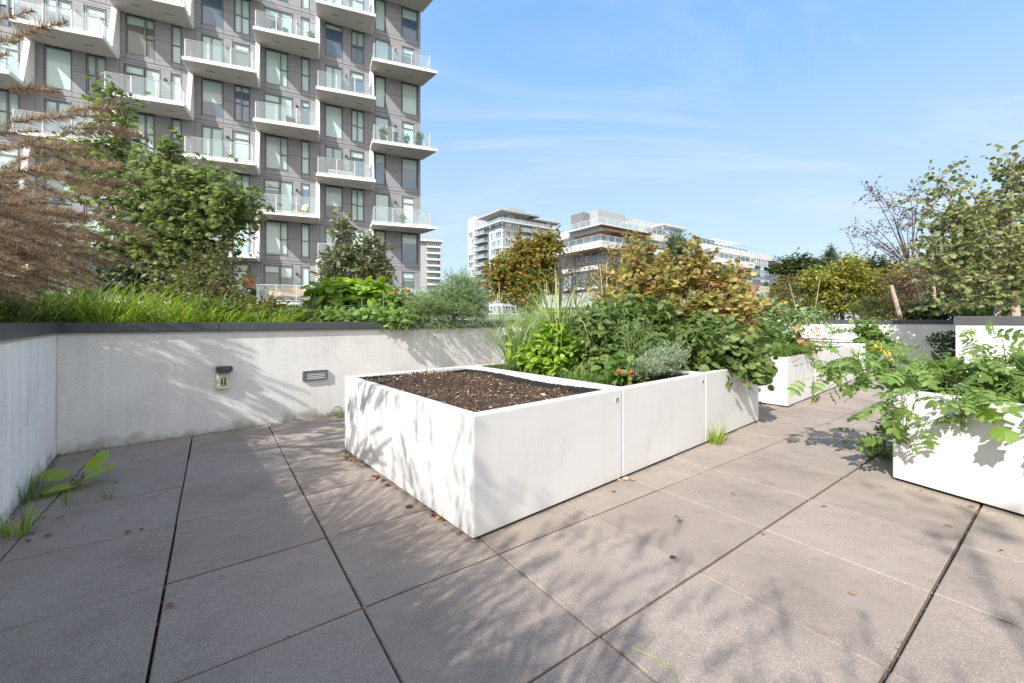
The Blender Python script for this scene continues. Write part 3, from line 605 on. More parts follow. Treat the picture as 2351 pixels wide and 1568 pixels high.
kinds=['E','S','P','S','P','S','S','P','S']
for i in range(NB):
    Yc=KD-.438*BW*(i+.5); zmax=1.07+.80*Yc
    for n in range(-1,11):
        z=zt(n); has=(i-n)%2==0
        if z-6>zmax: continue
        x=-BW*(i+1)
        if n<0: panel(x,x+BW,0,zt(0)-.02); continue
        if has or n==0: b_floor(x,z+SL,kinds[i])
        else: a_floor(x,z+SL,kinds[i])
        panel(x,x+BW,z-.001,z+SL,0.02)
        if has: 
            balcony(i,n)
            if n>0: fin(i,n)
body.build('core_wall',M['backing'],tower); wallp.build('wall',M['panel'],tower)
# patio rails at the tower's foot are the level 0 balconies; things standing on balconies
def tw(x,y,z): # tower frame -> world (z above the tower's zero)
    c,s=math.cos(AT),math.sin(AT); return np.array([TC[0]+x*c-y*s,TC[1]+x*s+y*c,z-6.])
def chair(loc,rz,label,mat,w=.6):
    r=empty('balcony_chair',loc,rz,label,'chair'); h=w/2
    MB().box(-h,h,-.28,.28,.38,.43).build('seat',mat,r)
    mb=MB(); mb.add([(-h,.26,.43),(h,.26,.43),(h,.45,.95),(-h,.45,.95),(-h,.30,.43),(h,.30,.43),(h,.49,.95),(-h,.49,.95)],[(0,1,2,3),(7,6,5,4),(0,3,7,4),(1,5,6,2),(3,2,6,7)]); mb.build('backrest',mat,r)
    for sx in (-1,1):
        for sy in (-1,1): MB().box(sx*h-.02*(sx+1)-.0,sx*h+.04-.02*(sx+1),sy*.24-.02,sy*.24+.02,0,.379).build('leg',mat,r)
chair(tw(-BW*2.45,-1.0,zt(4)+SL),AT+.4,'slatted dark chair on the balcony with a black table, third balcony column from the right',M['dmetal'])
chair(tw(-BW*2.35,-.9,zt(2)+SL),AT-.9,'tan deck chair on the balcony just above the birdhouse level',M['wood'])
for q,lab in ((2.75,'wooden armchair at the left of the ground level patio'),(2.15,'wooden chair at the right end of the ground level patio')):
    chair(tw(-BW*q,-1.1,zt(0)+SL),AT,lab,M['wood'],.7)
r=empty('garden_bench',tw(-BW*2.45,-1.0,zt(0)+SL),AT,'wide slatted wooden bench in the middle of the ground level patio','bench')
MB().box(-.75,.75,-.25,.25,.40,.45).build('seat',M['wood'],r)
mb=MB(); 
for k in range(12): mb.box(-.74+k*.125,-.64+k*.125,.25,.28,.45,.98)
mb.box(-.75,.75,.281,.30,.95,1.0); mb.build('backrest',M['wood'],r)
for sx in (-.7,.66): MB().box(sx,sx+.04,-.22,.22,0,.399).build('leg',M['wood'],r)
r=empty('outdoor_sofa',tw(-BW*1.62,-1.0,zt(3)+SL),AT,'white cushioned sofa on the second balcony column from the right','sofa')
MB().box(-.8,.8,-.35,.35,.05,.42).build('seat',M['white'],r,bevel=.03); MB().box(-.8,.8,.36,.52,.05,.72).build('backrest',M['white'],r,bevel=.03)
def potplant(loc,label,mat='L_green',s=1.,potm=None,hgt=.5):
    r=empty('potted_plant',loc,0,label,'potted plant')
    mb=MB(); mb.tube([(0,0,0),(0,0,.30*s)],[.12*s,.16*s],12); mb.build('pot',potm or M['white'],r)
    k=140; q=sph(k)*(rng.random((k,1))**.4)*np.array([.24,.24,hgt*.5])*s+np.array([0,0,.3*s+hgt*.5*s])
    V,F=leaves(q,sph(k),nrm(np.array([0,0,1])+.5*rng.normal(size=(k,3))),.12*s,'oval'); mk('foliage',[(V,F,0)],M[mat],r)
for q,yy,s_,lab in ((.85,-1.35,1.2,'leafy pot at the left end of the planted right-hand balcony'),(.62,-1.45,1.,'second pot on the planted right-hand balcony'),(.40,-1.55,.9,'third pot on the planted right-hand balcony'),(.15,-1.6,1.3,'bushy pot near the outer corner of the planted right-hand balcony')):
    potplant(tw(-BW*q,yy,zt(4)+SL),lab,s=s_*1.2,potm=M['black'])
potplant(tw(-BW*.45,-1.3,zt(2)+SL),'lone dark pot plant on the lowest full balcony of the right-hand column',s=1.1,potm=M['black'])
potplant(tw(-BW*2.75,-1.3,zt(6)+SL),'spiky plant in a white pot high on the third balcony column',s=1.1)
potplant(tw(-BW*2.58,-1.3,zt(6)+SL),'smaller white pot beside the spiky plant high on the third balcony column',s=.8)
potplant(tw(-BW*2.15,-1.3,zt(6)+SL),'bushy pot at the right end of the high planted balcony, third column',s=1.1,potm=M['wood'])
# ------------------------------------------------------------------ buildings farther off
M['far_glass']=panemat('far_glazing',(.12,.175,.185),.03,1.,1.7,.35); M['far_blue']=panemat('far_blue_glazing',(.04,.11,.19),.03,1.,1.7,.5)
M['far_pale']=panemat('far_blind_glazing',(.30,.38,.38),.05,1.,1.5,.25)
M['far_grey']=plain('far_grey_concrete',(.36,.365,.37),.8,var=.05,scale=.4)
M['far_soffit']=plain('cedar_soffit',(.36,.20,.10),.6,var=.2,scale=1.5)
M['corr']=plain('corrugated_screen',(.42,.42,.42),.5,.3,var=.06)
M['corrd']=plain('dark_corrugated_screen',(.22,.22,.23),.5,.3)
def band(root,x0,x1,y,z0,z1,axis,step,mats,name='window',fr=.07,sub=3,sgn=-1):
    """row of glazed bays; each bay is one window part with its pane"""
    n=max(1,int(round(abs(x1-x0)/step))); 
    for k in range(n):
        u0=x0+(x1-x0)*k/n; u1=x0+(x1-x0)*(k+1)/n; mb=MB(); pm=MB()
        def bx(a0,a1,d0,d1,c0,c1,m,B_):
            if axis=='x': B_.box(a0,a1,min(y+sgn*d0,y+sgn*d1),max(y+sgn*d0,y+sgn*d1),c0,c1,m)
            else: B_.box(min(y+sgn*d0,y+sgn*d1),max(y+sgn*d0,y+sgn*d1),a0,a1,c0,c1,m)
        for q in range(sub+1):
            xx=u0+.01+(u1-u0-fr-.02)*q/sub; bx(xx,xx+fr,0,.14,z0,z1,0,mb)
        bx(u0+.02,u1-.02,.0,.141,z0,z0+fr*1.3,0,mb); bx(u0+.02,u1-.02,.0,.141,z1-fr,z1,0,mb); bx(u0+.02,u1-.02,.0,.13,z0+(z1-z0)*.3,z0+(z1-z0)*.3+fr,0,mb)
        o=mb.build(name,M['rail'],root)
        for q in range(sub):
            a0=u0+(u1-u0)*q/sub; a1=u0+(u1-u0)*(q+1)/sub; m=random.randrange(3)
            d=.05
            if axis=='x': pm.add([(a0,y+sgn*d,z0),(a1,y+sgn*d,z0),(a1,y+sgn*d,z1),(a0,y+sgn*d,z1)],[(0,1,2,3)],m)
            else: pm.add([(y+sgn*d,a0,z0),(y+sgn*d,a1,z0),(y+sgn*d,a1,z1),(y+sgn*d,a0,z1)],[(0,1,2,3)],m)
        pm.build('pane',mats,o)
def railing(root,pts,z,h=1.05,step=1.5,mat='glass',name='railing'):
    mb=MB(); gm=MB()
    for (xa,ya),(xb,yb) in zip(pts[:-1],pts[1:]):
        mb.tube([(xa,ya,z+h),(xb,yb,z+h)],.05,4); mb.tube([(xa,ya,z+.08),(xb,yb,z+.08)],.03,4)
        d=math.hypot(xb-xa,yb-ya); n=max(1,int(d/step))
        for k in range(n+1):
            f=k/n; x=xa+(xb-xa)*f; y=ya+(yb-ya)*f; mb.box(x-.03,x+.03,y-.03,y+.03,z,z+h)
        gm.add([(xa,ya,z+.1),(xb,yb,z+.1),(xb,yb,z+h-.05),(xa,ya,z+h-.05)],[(0,1,2,3)])
    o=mb.build(name,M['rail'],root); gm.build('glass_panel',M[mat],o)
GL=[M['far_glass'],M['far_blue'],M['far_pale']]
# terraced mid-rise
BZ=-12.
mr=empty('terraced_midrise',(14.1,66,BZ),R(35),'long white terraced apartment block with timber soffits and rooftop glass rails','apartment building')
def z_(v,Y=66.): return EYE-(v-734)/949*Y-BZ
mb=MB(); mb.box(1.8,58,1.8,17,0,27.2); mb.build('wall',M['far_grey'],mr)
mb=MB(); mb.box(58,70,2,15,0,23.6); mb.box(48,57.9,-.2,1.7,0,21.0); mb.build('end_wall',M['far_white'],mr)
lv=[(27.3,28.45,1.4,58.),(24.5,25.5,.9,47.5),(21.4,22.1,-.2,47.5),(18.3,18.8,.2,47.5),(15.3,15.8,.2,47.5)]
for k,(z0,z1,o_,xe) in enumerate(lv):
    mb=MB(); ov=[.0,.9,-1.2,-1.2,-1.2][k]
    mb.prism([(-ov,-ov),(xe if k else 58.5,-ov),(xe if k else 58.5,17 if k==0 else 1.79),(1.79 if k else -ov,17 if k==0 else 1.79),(1.79,20),(-ov,20)] if k else [(0,0),(58.5,0),(58.5,17),(0,17)],z0,z1)
    mb.build('floor_slab',M['far_white'],mr,bevel=.03)
mb=MB(); mb.box(.15,12.5,-1.1,-.002,28.0,28.2); mb.box(-1.0,-.002,-1.1,7,28.0,28.2); mb.build('canopy',M['far_white'],mr)
mb=MB(); mb.box(.2,12,-1.0,6.9,27.24,27.29); mb.box(-1,12,-1.0,-.01,27.95,27.995); mb.box(-.9,8,-.8,7,24.44,24.49); mb.build('timber_soffit',M['far_soffit'],mr)
for (z0,z1) in ((25.55,27.2),(22.2,24.4),(18.9,21.3),(15.9,18.2)):
    band(mr,2,47.5,1.79,z0,z1,'x',3.3,GL,sgn=-1); 
for (z0,z1) in ((25.55,27.2),(22.2,24.4),(18.9,21.3)): band(mr,2,17,1.79,z0,z1,'y',5,GL,sgn=-1)
band(mr,48.5,57,-.2,25.55,27.2,'x',3,GL); 
for z0 in (21.6,18.3,15.): band(mr,60,64,2,z0,z0+1.9,'x',4,GL); band(mr,66,69,2,z0,z0+1.9,'x',3,GL)
railing(mr,[(.3,18),(.3,.3),(57.5,.3)],28.45,1.1,1.6); railing(mr,[(-.7,14),(-.7,-.7),(25,-.7)],25.5,1.0,1.7); railing(mr,[(48.2,-.1),(57.6,-.1)],23.62,1.0,1.6); railing(mr,[(58.3,2.3),(69.6,2.3)],23.65,1.0,1.6)
for k,(xa,xb) in enumerate(((26,33),(33.4,40),(40.4,47))):
    mb=MB(); mb.prism([(xa,-.89),(xb,-.89),(xb-1,-2.4),(xa+.3,-2.0)][::-1],24.3,25.5); b_=mb.build('terrace_balcony',M['far_white'],mr); railing(mr,[(xa+.3,-1.9),(xb-1,-2.3),(xb-.1,-1)],25.5,1.0,1.5)
for zf in (21.4,18.3,15.3):
    for k,(xa,xb) in enumerate(((33,37.5),(38,42.5),(43,47.2))):
        mb=MB(); mb.box(xa,xb,-1.3,1.1,zf+.02,zf+.28); mb.build('balcony',M['far_white'],mr); railing(mr,[(xa+.1,-1.2),(xb-.1,-1.2)],zf+.3,1.0,1.4)
for xx in (37.6,42.7,47.4): MB().box(xx,xx+.35,-1.0,1.75,0,24.3).build('dividing_wall',M['far_white'],mr)
mb=MB(); mb.box(4.8,12,5,12,28.46,32.5); mb.box(12.01,18,6.2,12,28.46,32.3); mb.box(18.01,23,5.4,12,28.46,32.1); mb.build('rooftop_screen',M['corr'],mr)
mb=MB(); mb.box(3.0,4.75,7.,10.,28.46,32.2); mb.build('rooftop_vent_box',M['corrd'],mr)
mb=MB(); mb.box(19,26,1.6,4.6,31.0,31.35); mb.box(19.3,19.6,1.9,2.2,28.46,31); mb.box(25.4,25.7,1.9,2.2,28.46,31); mb.build('roof_pavilion',M['far_white'],mr)
band(mr,21.5,25.4,2.2,28.7,30.9,'x',3.9,GL,sub=2)
mb=MB()
for q in range(7): mb.box(10+q*1.2,10.06+q*1.2,.8,4,30.6,30.7)
for yy in (1.2,3.6): mb.box(9.8,17.6,yy,yy+.08,30.5,30.59)
mb.build('pergola',M['rail'],mr); mb=MB()
for q in range(10): mb.box(36+q*1.1,36.12+q*1.1,.9,5,30.1,30.25)
for yy in (1.3,4.4): mb.box(35.8,47,yy,yy+.12,29.98,30.1); mb.box(36,36.12,yy,yy+.1,28.46,30); mb.box(46,46.12,yy,yy+.1,28.46,30)
mb.build('pergola',M['rail'],mr)
mb=MB(); mb.box(28.5,35,.6,1.6,28.46,29.7); mb.box(37,52,2.,3,28.46,29.5); mb.build('planter_screen',M['dgreen'],mr)
mb=MB(); mb.prism([(58.6,-.6),(67,.5),(66,4),(58.6,4)],27.3,27.55); mb.build('canopy',M['soffit'],mr)
# white glazed tower behind it
wt=empty('glazed_tower',(-3.8,150,BZ),R(34.5),'slender white tower with blue glazing, balconies and a penthouse, far off','apartment building')
H=41.-BZ; FHt=3.05
MB().box(.6,26,.6,22,0,H-4.2).build('wall',M['far_white'],wt)
MB().box(2.5,14,2.5,14,H-4.19,H-.6).build('penthouse_wall',M['far_white'],wt)
MB().box(-1.2,17,-1.2,16,H-.59,H).build('roof_slab',M['far_grey'],wt)
MB().box(6,14,5,12,H+.01,H+2.9).build('rooftop_screen',M['corr'],wt)
MB().box(-.2,4.5,19.2,25,0,H+1.5).build('stair_wall',M['far_white'],wt)
band(wt,19.6,24.6,-.21,1,2,'y',5,GL)
for k in range(13):
    zf=H-4.4-FHt*(k+1)+.3
    if zf<9: break
    band(wt,.8,8,.59,zf+.6,zf+2.9,'x',3.6,GL,fr=.14,sub=3); band(wt,16,25.5,.59,zf+.6,zf+2.9,'x',4.7,GL,fr=.14,sub=4)
    band(wt,.8,8.5,.59,zf+.6,zf+2.9,'y',3.8,GL,fr=.14,sub=3); band(wt,19.7,24.4,-.21,zf+.6,zf+2.9,'y',4.7,GL,fr=.14,sub=3)
    for (xa,xb,ya,yb) in ((8.2,14.5,-1.4,.59),(19.5,25.8,-1.3,.0),(-1.6,.59,10,18.6)):
        b_=MB().box(xa,xb,ya,yb,zf,zf+.3).build('balcony',M['far_grey'],wt)
        pts=[(xa+.1,ya+.1),(xb-.1,ya+.1)] if xb-xa>yb-ya else [(xa+.1,yb-.1),(xa+.1,ya+.1)]
        mb=MB(); gm=MB()
        (xa_,ya_),(xb_,yb_)=pts; mb.tube([(xa_,ya_,zf+1.4),(xb_,yb_,zf+1.4)],.06,4)
        for q in range(5): f=q/4; mb.box(xa_+(xb_-xa_)*f-.04,xa_+(xb_-xa_)*f+.04,ya_+(yb_-ya_)*f-.04,ya_+(yb_-ya_)*f+.04,zf+.3,zf+1.4)
        o=mb.build('railing',M['rail'],b_)
        MB().add([(xa_,ya_,zf+.35),(xb_,yb_,zf+.35),(xb_,yb_,zf+1.35),(xa_,ya_,zf+1.35)],[(0,1,2,3)]).build('glass_panel',M['frost'],b_)
    MB().box(8.3,15.6,.45,.595,zf+.32,zf+2.95).build('window_wall',M['far_glass'],wt); MB().box(.45,.595,9.5,18.5,zf+.32,zf+2.95).build('window_wall',M['far_glass'],wt)
MB().box(15.,15.8,-.9,.59,0,H-4.4).build('fin_wall',M['far_white'],wt)
MB().box(-1.4,26.5,-1.6,.0,H-4.6,H-4.2).build('terrace_slab',M['far_white'],wt); MB().box(-1.4,.0,.01,18.8,H-4.6,H-4.2).build('terrace_slab',M['far_white'],wt)
band(wt,2.5,14,2.49,H-4.1,H-.7,'x',3.9,GL,fr=.12); band(wt,2.5,14,2.49,H-4.1,H-.7,'y',3.9,GL,fr=.12)
MB().box(14.2,27.5,-.9,12,H-1.7,H-1.35).build('roof_slab',M['far_grey'],wt); band(wt,14.5,25,2.4,H-4.1,H-1.75,'x',3.5,GL,fr=.12)
MB().box(14.3,25.5,2.45,11,H-4.19,H-1.72).build('penthouse_wall',M['far_grey'],wt)
railing(wt,[(-1.2,18),(-1.2,-1.4),(26.3,-1.4)],H-4.2,1.1,3,'frost')
# pale tower beside the near one
pt=empty('pale_tower',(-48.,210,BZ),R(18),'pale concrete tower with stacked balconies, peeking out beside the grey tower','apartment building')
Hh=41.-BZ
MB().box(0,11.6,0,14,0,Hh).build('wall',M['far_grey'],pt); MB().box(-.4,12.6,-1.6,14.4,Hh+.01,Hh+.9).build('roof_slab',M['far_white'],pt)
for k in range(10):
    zf=Hh-3.2*(k+1)
    b_=MB().box(4.4,11.5,-1.5,-.002,zf-.1,zf+.15).build('balcony',M['far_grey'],pt); MB().box(4.4,11.5,-1.52,-1.42,zf+.16,zf+.9).build('parapet',M['far_white'],b_)
    band(pt,4.6,11.3,0,zf+.5,zf+2.7,'x',3.3,[M['far_blue'],M['far_glass'],M['far_blue']],fr=.14,sub=3)
hs=empty('distant_house',at(2052,700,95)*np.array([1,1,0])+np.array([0,0,-4]),R(20),'small grey roofed house glimpsed between the trees at the right','house')
MB().box(0,9,0,7,0,8.5).build('wall',M['far_white'],hs)
mb=MB(); mb.add([(-.5,-.5,8.4),(9.5,-.5,8.4),(9.5,3.5,11.4),(-.5,3.5,11.4),(-.5,7.5,8.4),(9.5,7.5,8.4)],[(0,1,2,3),(3,2,5,4)]); mb.add([(-.5,-.5,8.4),(-.5,3.5,11.4),(-.5,7.5,8.4)],[(0,1,2)]); mb.add([(9.5,-.5,8.4),(9.5,3.5,11.4),(9.5,7.5,8.4)],[(0,1,2)]); mb.build('roof',M['corrd'],hs)
# ------------------------------------------------------------------ planting
M['L_arch']=G('arching_shrub_leaf',[(.06,.09,.025),(.10,.14,.04),(.16,.19,.06),(.08,.11,.03),(.22,.22,.08),(.12,.16,.05),(.34,.30,.10)])
def SP(s,t,z=.93): return L(s,t,z)
def atz(u,v,s=None,t=None,Y=None): return at(u,v,Y)
# --- fountain grass along the left wall: stems ending in fluffy foxtails, arching to the right
def fountain(name,label,base,n,Ls,az0,azw,th1,nb,hgt=(.9,1.25),group='fountain grass clumps',bristle=130,lowL=.75,lean=0,pl=(.15,.22)):
    base=np.array(base); root=empty(name,base,0,label,'grass',group)
    P=np.zeros((nb,3)); a=rng.random(nb)*2*np.pi; r=.16*np.sqrt(rng.random(nb)); P[:,0]=r*np.cos(a); P[:,1]=r*np.sin(a)
    V,F,_=blades(P,a+rng.normal(size=nb)*.4,lowL*(.5+.6*rng.random(nb)),np.radians(rng.uniform(65,90,nb)),np.radians(rng.uniform(-70,40,nb)),.008*np.ones(nb),8)
    mk('leaf_blades',[(V,F,0)],M['L_dgrass'],root)
    P=np.zeros((n,3)); a=rng.random(n)*2*np.pi; r=.10*np.sqrt(rng.random(n)); P[:,0]=r*np.cos(a); P[:,1]=r*np.sin(a)
    az=az0+rng.normal(size=n)*azw; Ln=rng.uniform(hgt[0],hgt[1],n); e1=np.radians(rng.uniform(th1[0],th1[1],n)); e0=np.radians(rng.uniform(72,88,n))
    V,F,C=blades(P,az,Ln,e0,e1,.0032*np.ones(n),12,1.7); parts=[(V,F,0)]
    mk('stems',parts,M['L_straw'],root)
    VV=[];FF=[];o=0
    for i in range(n):
        d0=nrm(C[i,-1]-C[i,-2]); pL=rng.uniform(*pl); side=nrm(np.cross(d0,np.array([0,0,1.]))); 
        u=rng.random(bristle); drop=-.12*pL
        ax=C[i,-1]-d0*.02+np.outer(u*pL,d0)+np.outer(u**2*drop,np.array([0,0,1.]))
        rr=sph(bristle); rr-=np.outer(rr@d0,d0); rr=nrm(rr); prof=np.sin(np.pi*np.clip(u*.86+.12,0,1))**.6
        dd=nrm(rr+d0*.75+rng.normal(size=(bristle,3))*.12); tip=ax+dd*(.036+.022*rng.random(bristle))[:,None]*prof[:,None]
        q=nrm(np.cross(dd,sph(bristle)))*.0015
        VV.append(np.stack([ax-q,ax+q,tip],1).reshape(-1,3)); FF.append(np.arange(3*bristle).reshape(-1,3)+o); o+=3*bristle
    mk('seed_plumes',[(np.concatenate(VV),np.concatenate(FF),0)],M['L_plume'],root)
AZR=R(12)
FG=[(-2.25,1.25,34,'fountain grass clump nearest the camera at the left edge'),(-2.35,1.9,40,'second fountain grass clump from the camera, plumes swept right'),(-2.25,2.5,44,'third fountain grass clump, brown plumes over the corner of the walls'),
    (-2.45,3.1,44,'fountain grass clump behind the wall corner'),(-2.35,3.75,16,'last fountain grass clump before the maple'),(-2.8,2.7,44,'fountain grass clump farther back from the left wall')]
for k,(s,t,n,lab) in enumerate(FG):
    fountain('fountain_grass',lab,SP(s,t),int(n*1.7),0,AZR,.34,(-28,30),260,hgt=(.5,[1.48,1.42,1.35,1.2,.95,1.35][k]),bristle=300,pl=(.20,.30))
for k,(s,t) in enumerate(((-2.3,-.45),(-2.5,-1.1),(-2.25,-.1),(-2.5,.6),(-2.35,-.8),(-2.3,-1.5),(-2.45,-2.2),(-2.35,-2.9),(-2.9,.3),(-2.8,-1.2),(-2.9,-2.4),(-2.75,1.3),(-2.4,-3.6))):
    fountain('fountain_grass','tall fountain grass behind the left wall whose shadow falls across the paving',SP(s,t),36,0,R(60)+random.uniform(-1,1),.9,(30,80),900,hgt=(.75,1.5),bristle=80,lowL=.98)
# shrub beyond the left wall behind the camera: throws the blotchy shade at the lower right
tree('small_tree','leafy small tree behind the viewer whose blurred shade crosses the right paving','tree',SP(-3.5,-2.9),
     [(*(SP(-3.4,-2.9,0)+np.array([dx,dy,z])),r,r,r*.7,n) for dx,dy,z,r,n in ((.35,-.35,3.2,.30,12),(.6,-.1,3.7,.30,13),(.15,-.6,3.9,.35,14),(.7,-.6,4.3,.35,14),(.3,-.1,4.7,.28,9),(1.0,-.5,3.4,.3,12),(1.0,-1.0,4.0,.3,12))],None,'L_green',.085,'oval',m=7,tr=.035,twig=.35)
# --- bright grass strip just behind the wall
for k,(s,t,n,Lg) in enumerate(((-1.5,3.62,420,.62),(-1.1,3.60,420,.52),(-.7,3.66,420,.46),(-.3,3.60,380,.36),(-.1,3.95,340,.42),(-.75,4.15,420,.62),(-1.35,4.25,420,.75),(.1,3.62,220,.24),(-1.75,3.95,420,.72))):
    grass('grass_clump','bright yellow-green grass tufts spilling along the wall top behind the corner','grass',SP(s,t,.92),n,.27,Lg,'L_grass',.0075,th0=(50,90),th1=(-60,30),group='bright grass tufts on the wall top')
for k,(u,Y) in enumerate(((20,3.3),(80,3.6),(140,3.9),(-60,3.0))):
    p_=at(u,742,Y); p_[2]=.93; grass('dark_grass','dark green grass mound under the brown foxtails','grass',p_,420,.30,.62,'L_dgrass',.008,th0=(50,90),th1=(-60,40),group='dark grass mounds under the foxtails')
grass('reed_grass','tuft of straw coloured seed heads in front of the maple','grass',SP(-.85,4.7,.95),110,.16,.78,'L_straw',.005,th0=(60,88),th1=(5,40),lean=R(20),leanw=.9)
grass('tall_grass','arching green blades in front of the maple trunk','grass',SP(-.15,4.3,.93),60,.2,.62,'L_grass',.009,th0=(65,88),th1=(-60,0),lean=R(10),leanw=.6)
# --- vine maple: big green shrub with a tall leader
def C(u,v,Y,rx,rz,n,ry=None): p=at(u,v,Y); return (p[0],p[1],p[2],rx,ry or rx,rz,n)
tree('vine_maple','large green vine maple with a tall thin leader, left of the tower balconies','tree',at(330,745,5.6),
  [C(262,235,5.8,.10,.35,22),C(275,300,5.8,.16,.30,34),C(245,360,5.8,.30,.22,46),C(210,375,5.7,.30,.2,34),C(380,400,5.4,.22,.28,60),C(330,425,5.6,.36,.26,64),C(265,440,5.6,.42,.24,60),
   C(385,355,5.4,.10,.12,12),C(440,435,5.3,.36,.2,50),C(490,450,5.3,.28,.22,60),C(545,455,5.2,.22,.10,26),C(565,450,5.2,.10,.06,8),C(520,500,5.2,.2,.1,24),C(480,410,5.3,.18,.12,20),C(350,500,5.6,.55,.35,100),C(430,505,5.4,.45,.28,84),C(500,500,5.3,.28,.22,60),
   C(300,560,5.6,.5,.35,110),C(400,580,5.5,.5,.35,110),C(470,570,5.4,.28,.3,60)],None,'L_maple',.098,'maple',m=6,tr=.045,twig=.30,up=.25,droop=.35,limb=.25)
tree('arching_shrub','olive shrub with a few yellowing tips at the foot of the vine maple','shrub',at(490,745,5.2),
  [C(430,650,5.3,.45,.26,80),C(480,625,5.2,.3,.24,70),C(510,605,5.1,.12,.14,22),C(500,665,5.1,.30,.22,80),C(440,690,5.2,.5,.2,90),C(520,705,4.9,.22,.12,50)],None,'L_arch',.05,'oval',m=8,tr=.03,twig=.32,up=.1,droop=.4)
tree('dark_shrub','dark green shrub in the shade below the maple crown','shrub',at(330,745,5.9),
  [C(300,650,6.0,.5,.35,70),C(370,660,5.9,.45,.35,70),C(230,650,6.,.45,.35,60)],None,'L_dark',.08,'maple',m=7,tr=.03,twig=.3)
# --- mixed low planting behind the wall, from left to right
tree('orange_shrub','small shrub with orange and green leaves left of the birdhouse post','shrub',at(545,742,5.6),[C(540,700,5.6,.16,.14,34),C(545,665,5.8,.06,.12,10),C(525,705,5.5,.18,.14,40)],None,'L_yellow',.05,'oval',m=7,tr=.012,twig=.16)
tree('broadleaf_shrub','bushy low shrub just left of the patio rail','shrub',at(600,742,5.0),[C(585,712,5.0,.2,.14,70),C(620,715,5.1,.2,.13,60),C(560,722,4.8,.18,.12,50)],None,'L_olive',.045,'oval',m=8,tr=.012,twig=.16)
tree('leafy_weeds','low leafy green plants right of the bright grass','plant',at(520,742,4.6),[C(500,718,4.5,.2,.11,50),C(540,728,4.5,.2,.08,50),C(470,722,4.4,.15,.1,34)],None,'L_green',.06,'oval',m=6,tr=.008,twig=.13)
def cover(name,label,u0,u1,v0,Y,n,mat,size,tpl='oval',cat='plant',dY=.5,vb=741):
    pa,pb=at(u0,vb,Y),at(u1,vb,Y); zt_=at(u0,v0,Y)[2]; base=(pa+pb)/2; base[2]=.93; root=empty(name,base,0,label,cat)
    f=rng.random((n,1)); P=pa+(pb-pa)*f; P[:,1]+=rng.uniform(-dY,dY,n); hh=(zt_-.93)*(.6+.4*np.sin(f[:,0]*17+u0)**2); P[:,2]=.95+rng.random(n)**.7*hh
    B=P.copy(); B[:,2]=.93; B[:,:2]+=rng.normal(size=(n,2))*.03; k=max(8,n//5)
    V,F=sticks(B[:k]-base,P[:k]-base,.003,.0015); mk('stems',[(V,F,0)],M['stem'],root)
    V,F=leaves(P-base,sph(n)*np.array([1,1,.4]),nrm(np.array([0,0,1.])+.45*rng.normal(size=(n,3))),size*(.6+.7*rng.random(n)),tpl); mk('foliage',[(V,F,0)],M[mat],root); return root
cover('strawberry_bed','low broad strawberry leaves along the middle of the wall top',640,760,712,5.3,900,'L_green',.075,'round')
cover('strawberry_bed','low broad leaves below the bean trellis, along the wall top',750,960,710,5.4,1300,'L_tomato',.08,'round')
cover('vegetable_patch','fine feathery green carrot tops behind the wall, right of the shrub',610,720,690,6.2,1500,'L_tomato',.05,'thin')
cover('meadow_strip','mixed dull green growth below the patio rail',560,760,700,8.0,1800,'L_olive',.06,'oval',dY=1.)
cover('meadow_strip','rough green growth in front of the white fin foot',700,960,690,9.5,1800,'L_green',.08,'oval',dY=1.)
cover('meadow_strip','rough grass green growth below the far maple',1100,1330,705,8.5,2200,'L_rosem',.07,'thin',dY=1.2)
cover('orange_lettuce','reddish lettuce leaves lying on the wall top',905/1.276-40,700,728,5.2,60,'L_yellow',.08,'round',dY=.2)
tree('bean_vines','broad light green bean leaves on a wire frame','climbing bean',at(815,745,6.6),
  [C(770,672,6.6,.26,.08,60),C(815,670,6.6,.3,.09,70),C(862,674,6.6,.24,.08,60),C(760,690,6.6,.2,.1,40),C(870,695,6.6,.18,.1,30),C(800,705,6.8,.3,.12,50,.15)],None,'L_bright',.16,'round',bark='stem',m=5,tr=.010,twig=.18,up=.1,droop=.5,flat=1.2)
cover('bean_understorey','darker stems and leaves inside the bean frame',750,880,690,6.7,700,'L_green',.07,'oval',dY=.25)
def stake(u,v0,v1,Y,label,mat='cane',r=.006,du=0,cat='garden stake',group='garden stakes'):
    a_,b_=at(u,v0,Y),at(u+du,v1,Y); mb=MB(); mb.tube([b_*0,a_-b_],[r,r*.8],5); o=mb.build('garden_stake',M[mat]); o.location=tuple(b_); tag(o,label,cat,group); return o
for u,v0,lab in ((782,655,'green metal stake at the left of the bean frame'),(831,668,'green metal stake at the middle of the bean frame'),(880,665,'green metal stake at the right of the bean frame'),(722,660,'green stake left of the bean frame'),(872,690,'short green stake by the frame corner')):
    stake(u,v0,745,6.25,lab,'greencane',.008)
for u,v0,du,lab in ((705,695,-3,'thin cane leaning left of the bean frame'),(712,700,2,'second thin cane left of the bean frame'),(718,693,1,'third thin cane left of the bean frame'),(811,702,-6,'thin cane crossing below the bean leaves'),(850,705,-9,'slanted thin cane under the bean leaves')):
    stake(u,v0,742,6.2,lab,'cane',.005,du)
mb=MB(); pA=at(715,699,6.24); 
for v in (699,703): mb.tube([at(715,v,6.24)-pA,at(800,v+3,6.22)-pA,at(885,v+2,6.24)-pA],.004,4)
o=mb.build('trellis_wire',M['greencane']); o.location=tuple(pA); tag(o,'green wires strung between the bean stakes','trellis wire')
tree('runner_bean','leafy plant with red flowers left of the rosemary','plant',at(920,745,6.4),[C(915,690,6.4,.14,.14,30),C(935,705,6.4,.16,.14,34),C(905,715,6.3,.12,.12,20)],None,'L_tomato',.10,'oval',bark='stem',m=5,tr=.008,twig=.15)
